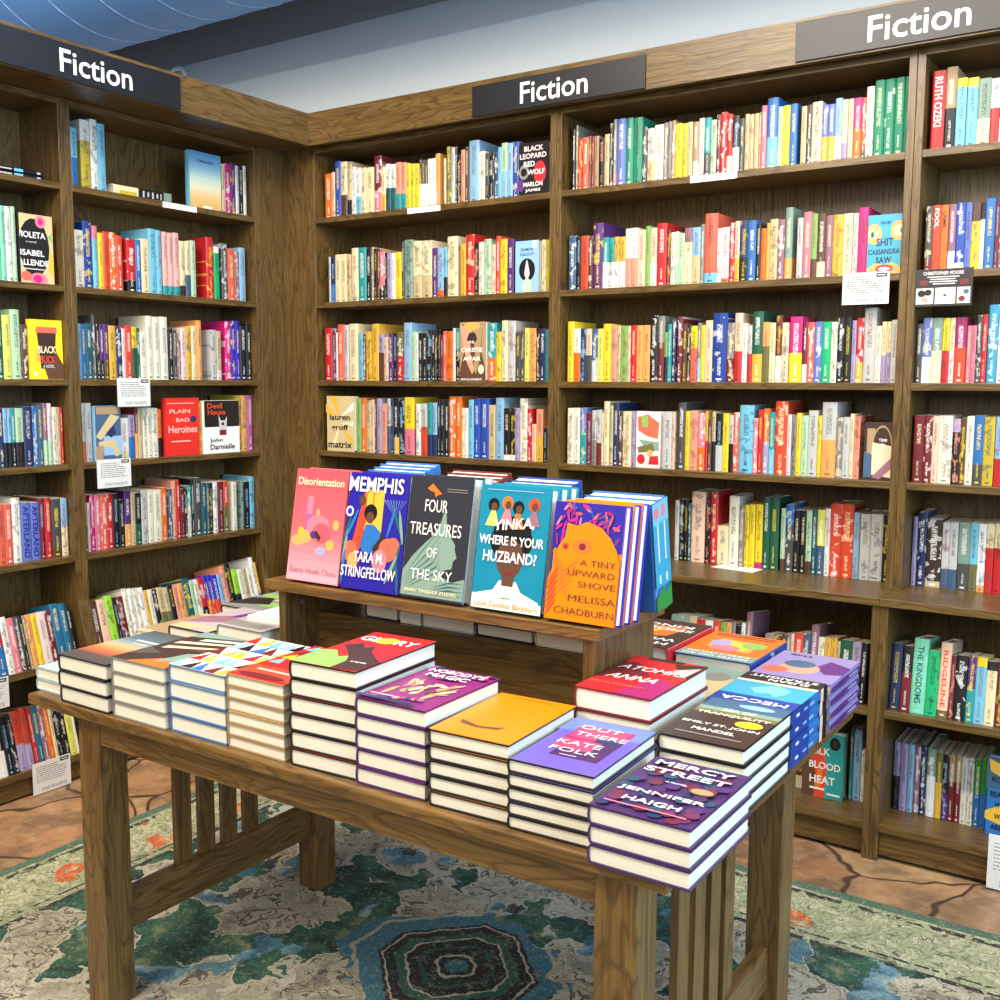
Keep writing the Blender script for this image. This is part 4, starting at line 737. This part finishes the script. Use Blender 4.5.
stack('thick book with red, green and brown cover', 1.766, -1.75, .142, .232, 6, .0302, 'r', 'k', ang=3.2, ops=[('p',P_((0,0),(.62,0),(.6,.2),(.5,.32),(.4,.26),(.2,.4),(0,.36)),'mg'),('p',P_((.62,0),(1,.02),(1,.28),(.8,.38),(.62,.48),(.5,.62),(.42,.56),(.28,.66),(.1,.56),(.3,.44),(.5,.3),(.6,.2)),'db'),('t','GL   RY',.5,.8,.84,.13,'w'),('e',.47,.8,.16,.09,'go'),('t','A NOVEL',.78,.2,.24,.03,'w')])
fl = [('r',0,0,1,1,'fl')]
rq = random.Random(21)
for k in range(26): fl.append(('e', .5+rq.uniform(-.34,.34), .42+rq.uniform(-.17,.17), rq.uniform(.05,.13), rq.uniform(.018,.04), ['ta','be','br','ta','sa','pe'][k % 6], rq.uniform(0,3)))
for k in range(44): fl.append(('e', .05+.9*((k*37) % 44)/44, (.06, .95, .86, .15, .72, .10)[k % 6], .045, .03, ['pu','n','sl','hp','mg2','dp','p'][k % 7]))
fl += [('r',0,0,.8,.05,'n'),('t',"NOBODY'S",.52,.86,.8,.09,'w'),('t','MAGIC',.5,.74,.6,.09,'w'),('r',.1,.1,.5,.12,'pk')]
stack('magenta floral book', 1.910, -1.748, .141, .212, 5, .0287, 'fl', 'dp', fl, ang=.8)
stack('plain orange covered book with small brown wreath', 2.061, -1.752, .143, .216, 5, .0242, 'am', 'k', ang=2.8, ops=[('r',0,0,1,1,'am'),('e',.42,.27,.3,.05,'o'),('e',.42,.28,.24,.035,'am'),('p',P_((.14,.3),(.2,.22),(.42,.19),(.66,.22),(.7,.28),(.42,.23)),'br'),('r',.25,.93,.75,.94,'br')])
stack('periwinkle book with pink and navy cover blocks', 2.206, -1.754, .140, .218, 5, .0212, 'ot', 'k', ang=2.2, ops=[('r',0,.7,1,1,'pb'),('r',.2,.56,.85,.86,'mr'),('r',.22,.6,.8,.84,'c4426e'),('r',.3,.22,.85,.56,'dp'),('r',.2,.36,.66,.56,'c4426e'),('r',.55,.56,.85,.66,'n'),('t','OUT',.46,.82,.5,.075,'w',0),('t','THERE',.56,.68,.62,.075,'w',0),('t','KATE',.46,.48,.52,.075,'w',0),('t','FOLK',.5,.34,.56,.075,'w',0),('r',.4,.245,.6,.252,'w')])
bl = [('r',0,0,1,1,'dp')]
rq = random.Random(11)
for k in range(70): bl.append(('e', rq.uniform(.07,.93), rq.uniform(.05,.95), .07, .045, rq.choice(['2b4660','6a2436','n','6b2a52','dp','4b2a68','dp'])))
bl += [('t','MERCY',.5,.86,.8,.085,'w'),('t','STREET',.5,.72,.86,.085,'w'),('t','A NOVEL',.5,.56,.22,.022,'w'),('t','JENNIFER',.5,.33,.86,.07,'w'),('t','HAIGH',.5,.19,.56,.07,'w'),('e',.78,.52,.13,.06,'br'),('e',.78,.52,.11,.045,'ta'),('r',.1,.08,.9,.095,'p')]
stack('purple mottled book with white title', 2.355, -1.784, .149, .217, 3, .0275, 'dp', 'dp', bl)
# second row, right of the riser
stack('red and maroon book with white slanted title', 2.1805, -1.516, .138, .231, 4, .0375, 'dr', 'dr', [('r',0,0,1,1,'r'),('p',P_((.5,0),(1,0),(1,.4),(.7,.5)),'mr'),('p',P_((0,.3),(.6,.5),(.2,.8),(0,.8)),'dr'),('p',P_((.6,.9),(1,.6),(1,1)),'db'),('p',P_((.7,.75),(.95,.6),(.98,.9)),'pk'),('r',.2,.93,.7,1,'db'),('t','ATOMIC',.5,.66,.88,.11,'w',.012,.4),('t','ANNA',.45,.4,.66,.12,'w',.012,.4),('t','RACHEL BARENBAUM',.4,.2,.7,.04,'co')])
stack('dark book with green horizon and yellow seal', 2.336, -1.528, .141, .222, 4, .0262, 'k', 'k', [('r',0,0,1,.62,'db'),('r',0,.62,1,.70,'ol'),('r',0,.70,1,.78,'sg'),('r',0,.78,1,1,'sl'),('e',.62,.9,.22,.05,'lb'),('t','SEA OF',.5,.74,.4,.06,'iv'),('t','TRANQUILITY',.5,.62,.88,.065,'iv'),('t','EMILY ST. JOHN',.5,.36,.9,.06,'w'),('t','MANDEL',.5,.24,.5,.06,'w'),('e',.76,.49,.16,.075,'y'),('r',.12,.12,.88,.14,'g')])
stack('blue sea covered book with black title band', 2.322, -1.302, .150, .205, 4, .0248, 'b', 'b', [('r',0,.62,1,1,'rb'),('r',0,.3,1,.72,'tb'),('r',0,.24,1,.3,'pe'),('r',0,0,1,.24,'k'),('p',P_((.25,.42),(.45,.32),(.6,.4),(.72,.5),(.6,.62),(.45,.58),(.35,.66),(.28,.55)),'sk'),('t','SUSAN',.4,.17,.5,.07,'w'),('t','STRAIGHT',.5,.08,.84,.07,'w'),('t','MECCA',.5,.86,.8,.1,'w')], True,
      [('r',0,0,1,.12,'k'),('r',0,.12,1,.2,'pe'),('r',0,.5,1,1,'rb'),('r',.4,.38,.62,.5,'lb'),('r',.42,.56,.6,.66,'lb'),('r',.4,.78,.62,.86,'w')])
stack('lavender patterned book at far right table corner', 2.322, -1.085, .154, .195, 4, .0238, 'lv', 'lv', [('r',0,0,1,1,'lv'),('p',P_((0,.35),(.3,.2),(.4,.5),(.2,.7),(0,.65)),'pu'),('e',.55,.6,.25,.2,'sa'),('e',.6,.45,.2,.14,'sl'),('e',.8,.75,.16,.12,'co'),('t','THE',.7,.12,.3,.06,'k')], True,
      [('p',P_((.3,0),(.75,0),(.7,.3),(.8,.55),(.7,1),(.3,1),(.2,.6),(.35,.3)),'pu'),('p',P_((.4,.1),(.6,.12),(.6,.4),(.45,.42)),'la'),('p',P_((.4,.6),(.6,.62),(.55,.85),(.45,.8)),'dp')])
stack('grey owl patterned book beside the riser', 2.183, -1.281, .130, .215, 4, .022, 'g', 'g', [('r',0,0,1,1,'be'),('r',0,0,1,.3,'sg'),('e',.3,.3,.2,.14,'g'),('e',.6,.6,.3,.16,'sg'),('p',P_((.1,.7),(.9,.8),(.6,.95)),'lgn'),('e',.7,.3,.12,.08,'w')], True,
      [('e',.5,.2,.42,.07,'w'),('e',.5,.2,.2,.03,'k'),('e',.5,.42,.42,.07,'w'),('e',.5,.42,.2,.03,'k'),('e',.5,.65,.4,.1,'ro'),('e',.5,.85,.4,.06,'sl')])
stack('orange covered book with blue spine', 2.150, -1.055, .162, .215, 3, .034, 'rb', 'rb', [('r',0,0,1,1,'o'),('r',0,.8,1,1,'sg'),('p',P_((.2,.3),(.75,.25),(.8,.6),(.2,.68)),'lo'),('p',P_((.25,.45),(.6,.3),(.62,.5),(.3,.62)),'y'),('p',P_((.35,.52),(.75,.42),(.72,.68),(.4,.7)),'p'),('e',.25,.4,.16,.12,'mg'),('e',.68,.42,.14,.12,'la'),('t','NOTES ON AN',.5,.93,.84,.06,'w'),('t','EXECUTION',.5,.84,.8,.06,'w'),('r',.1,.05,.9,.07,'k'),('r',.1,.12,.9,.14,'k')], True,
      [('p',P_((.1,.3),(.9,.4),(.9,.5),(.1,.4)),'lb')])
stack('crimson spined book with white lettered dark cover', 1.990, -1.075, .156, .235, 3, .0375, 'hp', 'r', [('r',0,0,1,1,'db'),('p',P_((.2,.2),(.8,.3),(.7,.7),(.3,.6)),'o'),('p',P_((.5,.4),(.9,.5),(.8,.8)),'y'),('t','MOON',.5,.88,.8,.09,'w'),('t','WITCH',.5,.74,.86,.09,'w'),('t','SPIDER',.5,.36,.86,.09,'w'),('t','KING',.5,.22,.7,.09,'w')], True)
# second and third rows, left of the riser
stack('tan paperback-sized book on the left table edge', 1.032, -1.505, .096, .2, 3, .0278, 'be', 'be', [('r',0,.1,1,.9,'ta')])
stack('black edged book with dusky lavender cover', 1.131, -1.492, .126, .222, 4, .026, 'mv', 'k', [('r',0,0,1,1,'la2'),('r',0,.1,1,.2,'be'),('p',P_((0,.2),(1,.5),(1,.8),(.3,.6),(0,.5)),'mv'),('p',P_((.4,.6),(1,.7),(1,1),(.5,.9)),'pu'),('p',P_((0,0),(.6,0),(.3,.16)),'be')])
stack('grey edged book with pale purple cover', 1.261, -1.467, .138, .218, 3, .04, 'lg', 'g', [('r',0,0,1,1,'la2'),('r',0,.05,.9,.25,'g'),('p',P_((.1,.4),(1,.6),(1,.9),(.2,.7)),'pu'),('p',P_((.5,.8),(1,.7),(1,1)),'b')])
bound_book('paperback', 'thin white paperback lying on the grey edged stack left of the riser', 'book', (1.285, -1.40, ZT+.12), (0, 0, .05), .112, .15, .011, 'w', None, None, None, None, False)
stack('green and black book near back left table edge', 1.04, -1.262, .15, .205, 4, .0248, 'lgn', 'k', [('r',0,0,1,1,'g'),('e',.3,.7,.3,.1,'mg'),('e',.7,.3,.25,.1,'mg'),('p',P_((0,.1),(.7,.3),(.4,.6),(0,.5)),'k'),('p',P_((.5,.5),(1,.6),(.8,.9)),'yg'),('r',.1,.85,.9,.9,'k')])
stack('violet and blue book behind the pale purple stack', 1.203, -1.24, .152, .2, 4, .0242, 'vb', 'sl', [('r',0,0,1,1,'mv'),('p',P_((.2,.2),(1,.3),(1,.9),(.4,.8)),'vb'),('p',P_((.6,.5),(1,.6),(1,1),(.5,1)),'sk'),('p',P_((0,.7),(.4,.8),(.3,1),(0,1)),'lgn')])
# books lying inside the riser
for k, (x, w, tk, c, what) in enumerate([(1.57, .088, .03, 'n', 'navy backed book'), (1.664, .056, .03, 'w', 'narrow white book'), (1.724, .127, .027, 'lg', 'light grey edged book'), (1.856, .13, .026, 'k', 'dark edged book'), (1.991, .13, .025, 'cr', 'cream edged book')]):
    bound_book('hardcover', f"{what} lying inside the riser, {ordinal(k+1)} from its left side", 'book', (x, -1.3345, .8065), (0, 0, 0), w, .12, tk, c, None, 'books lying inside the riser')

# ------------------------------------------------------------------ books leaning on the riser
ZB = .8880; LEAN = R(10)
def lean_front(what, x0, x1, h, tk, jacket, ops, edge=None, copies=1):
    proto = None
    for k in range(copies+1):
        y = -1.4475+k*(tk/math.cos(LEAN)+.0004); loc = (x0+.002*k, y, ZB+math.sin(LEAN)*0)
        lab = what+(', front of the leaning row' if k == 0 else f", {ordinal(k)} copy behind the front one")
        bk = bound_book('hardcover', lab, 'book', (x0+.006+.003*k, y+math.cos(LEAN)*tk, ZB), (math.pi/2-LEAN, 0, 0), x1-x0, h, tk, jacket, ops if k == 0 else None, 'books leaning along the riser front', None, edge)
lean_front('coral pink book with white title', 1.449, 1.592, .230, .027, 'cp', [('g',[(0,'f0a8b4'),(.2,'e88c98'),(.45,'e0646c'),(1,'d8505c')]),('r',.26,.42,.4,.74,'mg2'),('r',.28,.6,.38,.76,'p'),('e',.16,.36,.13,.05,'lo'),('e',.3,.4,.12,.06,'lo'),('e',.2,.44,.06,.04,'go'),('e',.52,.5,.22,.1,'p'),('e',.6,.44,.18,.09,'cp'),('e',.46,.42,.08,.035,'pu'),('p',P_((.5,.46),(.6,.4),(.56,.36),(.48,.42)),'db'),('e',.86,.52,.06,.045,'lo'),('e',.78,.34,.08,.05,'lo'),('e',.62,.28,.1,.04,'la'),('e',.5,.62,.04,.03,'sa'),('t','Disorientation',.5,.89,.88,.07,'cr',.02),('t','Elaine Hsieh Chou',.5,.1,.88,.05,'mv',.0)])
mem = [('r',.3,.5,.62,.86,'go'),('r',.32,.5,.34,.86,'o'),('r',.44,.5,.46,.86,'o'),('p',P_((.1,.2),(.3,.86),(.36,.6),(.25,.2)),'ro'),('e',.27,.76,.06,.045,'br'),('e',.42,.66,.11,.075,'k'),('e',.42,.62,.07,.05,'br'),('p',P_((.3,.36),(.36,.56),(.5,.56),(.62,.5),(.6,.34),(.4,.3)),'b'),('p',P_((.5,.36),(.66,.5),(.74,.4),(.6,.28)),'db'),('e',.76,.36,.15,.1,'co'),('e',.84,.4,.1,.07,'co'),('e',.64,.26,.12,.1,'p'),('e',.14,.32,.12,.09,'co'),('e',.2,.24,.09,.07,'lo')]
for k, (u, v, a) in enumerate([(.06,.5,1.2),(.05,.36,1.4),(.14,.56,1.0),(.86,.62,2.2),(.94,.56,1.9),(.78,.6,1.2),(.92,.3,1.3),(.84,.2,1.0),(.05,.18,1.5),(.95,.14,1.8)]): mem.append(('e', u, v, .15, .022, ['dt','sg','b'][k % 3], a))
for k in range(8): mem.append(('p', P_((.62+.05*k, .78), (.64+.05*k, .785), (.8+.01*k, .66)), 'pb'))
mem += [('e',.08,.66,.065,.045,'w'),('e',.08,.66,.04,.028,'vb'),('t','MEMPHIS',.48,.90,.9,.13,'w',.018),('t','TARA M.',.47,.28,.5,.09,'w',.018),('t','STRINGFELLOW',.48,.15,.9,.095,'w',.012)]
lean_front('indigo book with figure and yellow door', 1.594, 1.748, .230, .027, 'ni', mem)
hair = [('p',P_((0,.02),(0,.22),(.14,.34),(.3,.44),(.44,.52),(.54,.62),(.6,.76),(.64,.62),(.72,.52),(.80,.46),(.80,.42),(.84,.36),(.79,.33),(.78,.27),(.66,.25),(.62,.2),(.8,.16),(1,.2),(1,.02)),'sg')]
for k in range(6): hair.append(('p', P_((.02, .16-.02*k), (.3+.06*k, .40-.03*k), (.58, .6-.06*k), (.3+.06*k, .385-.03*k)), 'dt'))
for k in range(4): hair.append(('p', P_((.5, .1-.02*k), (.75, .16-.03*k), (1, .16-.035*k), (.75, .148-.03*k)), 'dt'))
hair += [('p',P_((.28,.9),(.36,.94),(.44,.9),(.52,.86),(.46,.85),(.42,.83),(.4,.87),(.33,.88)),'o'),('t','FOUR',.45,.76,.36,.1,'w',.0),('t','TREASURES',.47,.57,.82,.1,'w',.0),('t','OF',.45,.38,.16,.08,'w',.0),('t','THE SKY',.47,.2,.66,.085,'w',.0),('t','JENNY TINGHUI ZHANG',.47,.06,.84,.035,'cr'),('r',.6,.9,.92,.906,'g'),('r',.6,.88,.92,.886,'g')]
lean_front('charcoal book with teal flowing hair profile', 1.752, 1.899, .232, .027, 'ch', [('r',0,0,1,1,'ch')]+hair, 'lb')
yin = [('r',0,0,1,1,'cy'),('p',P_((.05,0),(.05,.12),(.3,.16),(.38,.24),(.62,.24),(.7,.16),(.95,.1),(1,0)),'iv'),('p',P_((0,0),(1,0),(1,.08),(0,.12)),'iv'),('e',.5,.56,.3,.17,'k'),('e',.5,.64,.27,.12,'k'),('p',P_((.42,.2),(.58,.2),(.6,.34),(.4,.34)),'br'),('e',.5,.42,.19,.16,'br'),('e',.5,.3,.07,.018,'dr')]
for u, v, c, d_ in ((.2,.84,'k','yg'),(.4,.86,'o','p'),(.56,.83,'k','o'),(.78,.86,'ro','mv')): yin += [('e',u,v,.08,.055,c),('p',P_((u-.1,v-.17),(u-.02,v-.04),(u+.03,v-.04),(u+.1,v-.17)),d_),('e',u+.01,v-.015,.045,.035,'br')]
yin += [('t','YINKA,',.52,.69,.58,.1,'w',.02,.1,.08),('t','WHERE IS YOUR',.5,.56,.92,.075,'w',.02,0,.0),('t','HUZBAND?',.5,.43,.76,.09,'w',.02),('t','Lizzie Damilola Blackburn',.5,.045,.9,.042,'ta',.0),('r',.42,.1,.56,.106,'dg'),('r',.1,.96,.9,.966,'lb')]
lean_front('turquoise book with portrait and hand-drawn title', 1.917, 2.066, .224, .027, 'cy', yin, None, 2)
tin = [('r',0,.6,1,1,'ni')]
rq = random.Random(5)
for k in range(60): tin.append(('e', rq.uniform(.06,.94), rq.uniform(.62,.965), .055, .014, rq.choice(['p','hp','ub','mr','cp']), rq.uniform(0,3)))
tin += [('p',P_((0,0),(1,0),(1,.5),(.94,.62),(.84,.72),(.7,.8),(.5,.84),(.36,.8),(.22,.82),(.2,.7),(.12,.62),(.1,.5),(0,.34)),'am'),('e',.22,.62,.05,.03,'ro'),('e',.46,.63,.14,.06,'o'),('e',.46,.63,.05,.03,'dr'),('e',.22,.62,.02,.015,'dr')]
for k in range(9): tin.append(('e', .24+.012*k*(1 if k % 2 else -1), .26+.03*k, .13, .009, 'o', .5 if k % 2 else 2.5))
for k in range(6): tin.append(('e', .08, .1+.055*k, .1, .012, 'ro', .8))
tin += [('t','A TINY',.7,.5,.5,.05,'br',.0),('t','UPWARD',.62,.41,.66,.05,'br',.0),('t','SHOVE',.71,.32,.52,.05,'br',.0),('t','MELISSA',.66,.2,.66,.055,'br',.0),('t','CHADBURN',.56,.09,.84,.055,'br',.0)]
lean_front('orange book with red eyed golden creature', 2.075, 2.212, .205, .025, 'am', tin, 'vb', 2)
def lean_back(what, xr, w, h, tk, jacket, n, edge=None, spine=None):
    for k in range(n):
        hk = h-.0045*(n-1-k)
        yb = -1.2868+tk*(k+1)*1.004
        bound_book('hardcover', f"{what}, {ordinal(k+1)} from the lean panel behind the front row", 'book', (xr-.004*k, yb-math.cos(LEAN)*tk, ZB), (math.pi/2-LEAN, 0, math.pi), w, hk, tk-.0006, jacket, None, 'books leaning along the riser back', spine, edge)
lean_back('light blue book with blue edges', 1.706, .148, .238, .0245, 'lb', 4, 'b')
lean_back('white jacketed book with maroon edges', 1.884, .148, .229, .0245, 'w', 4, 'dr')
lean_back('navy jacketed book', 2.040, .148, .222, .0325, 'n', 3, 'rb')
lean_back('sky blue book with green foot', 2.220, .150, .206, .036, 'b', 2, 'b', [('r',0,0,1,.13,'gr'),('p',P_((0,.13),(1,.13),(1,.22)),'gr'),('r',0,.22,1,.8,'tb'),('r',0,.8,1,1,'sk'),('e',.4,.9,.3,.06,'p'),('r',.42,.25,.58,.33,'w'),('r',.44,.45,.56,.8,'w')])

# ------------------------------------------------------------------ light, view
def area(name, loc, target, sx, sy, power, col):
    l = bpy.data.lights.new(name, 'AREA'); l.shape = 'RECTANGLE'; l.size, l.size_y = sx, sy; l.energy = power; l.color = col
    o = bpy.data.objects.new(name, l); COL.objects.link(o); o.location = loc
    o.rotation_euler = (Vector(target)-Vector(loc)).to_track_quat('-Z', 'Y').to_euler(); return o
AMB, EXPO = .05, -.06
area('ceiling_lamp', (1.35, -3.5, 3.25), (1.5, 0, 1.2), 1.3, .9, 110, (1, .91, .77))
area('ceiling_lamp', (2.5, -1.6, 3.5), (1.8, -1.0, .6), 1.0, 1.0, 84, (1, .90, .76))
area('ceiling_lamp', (3.6, -1.5, 3.2), (2.5, -.1, 1.2), .7, .7, 26, (1, .90, .74))
area('ceiling_lamp', (.9, -2.2, 3.4), (.3, -.8, .8), .9, .9, 42, (1, .92, .8))
area('shop_window', (6.0, -2.0, 2.0), (1.2, -1.2, .8), 3.0, 2.0, 215, (.48, .74, 1))
area('front_fill', (2.6, -5.0, 2.4), (1.4, -1, .4), 3.0, 1.4, 66, (1, .95, .86))  # added frontal fill for the floor and upright faces, no real source

w = bpy.data.worlds.new('shop_ambience'); S.world = w; w.use_nodes = True
w.node_tree.nodes['Background'].inputs[0].default_value = (.86, .92, 1, 1); w.node_tree.nodes['Background'].inputs[1].default_value = AMB
cam = bpy.data.cameras.new('camera'); co = bpy.data.objects.new('camera', cam); COL.objects.link(co)
cam.sensor_width = 36; cam.lens = 1039.95*36/1000; cam.clip_start = .05
yaw, pitch, roll = .5898, -.1135, .0043
fwd = Vector((-math.sin(yaw)*math.cos(pitch), math.cos(yaw)*math.cos(pitch), math.sin(pitch)))
rt = Vector((math.cos(yaw), math.sin(yaw), 0)); up = rt.cross(fwd)
r2 = rt*math.cos(roll)+up*math.sin(roll); u2 = -rt*math.sin(roll)+up*math.cos(roll)
mw = Matrix((r2, u2, -fwd)).transposed().to_4x4(); mw.translation = (3.0009, -2.9624, 1.2995); co.matrix_world = mw
S.camera = co
S.view_settings.view_transform = 'Standard'; S.view_settings.look = 'None'; S.view_settings.gamma = 1; S.view_settings.exposure = EXPO
S.view_settings.use_curve_mapping = False
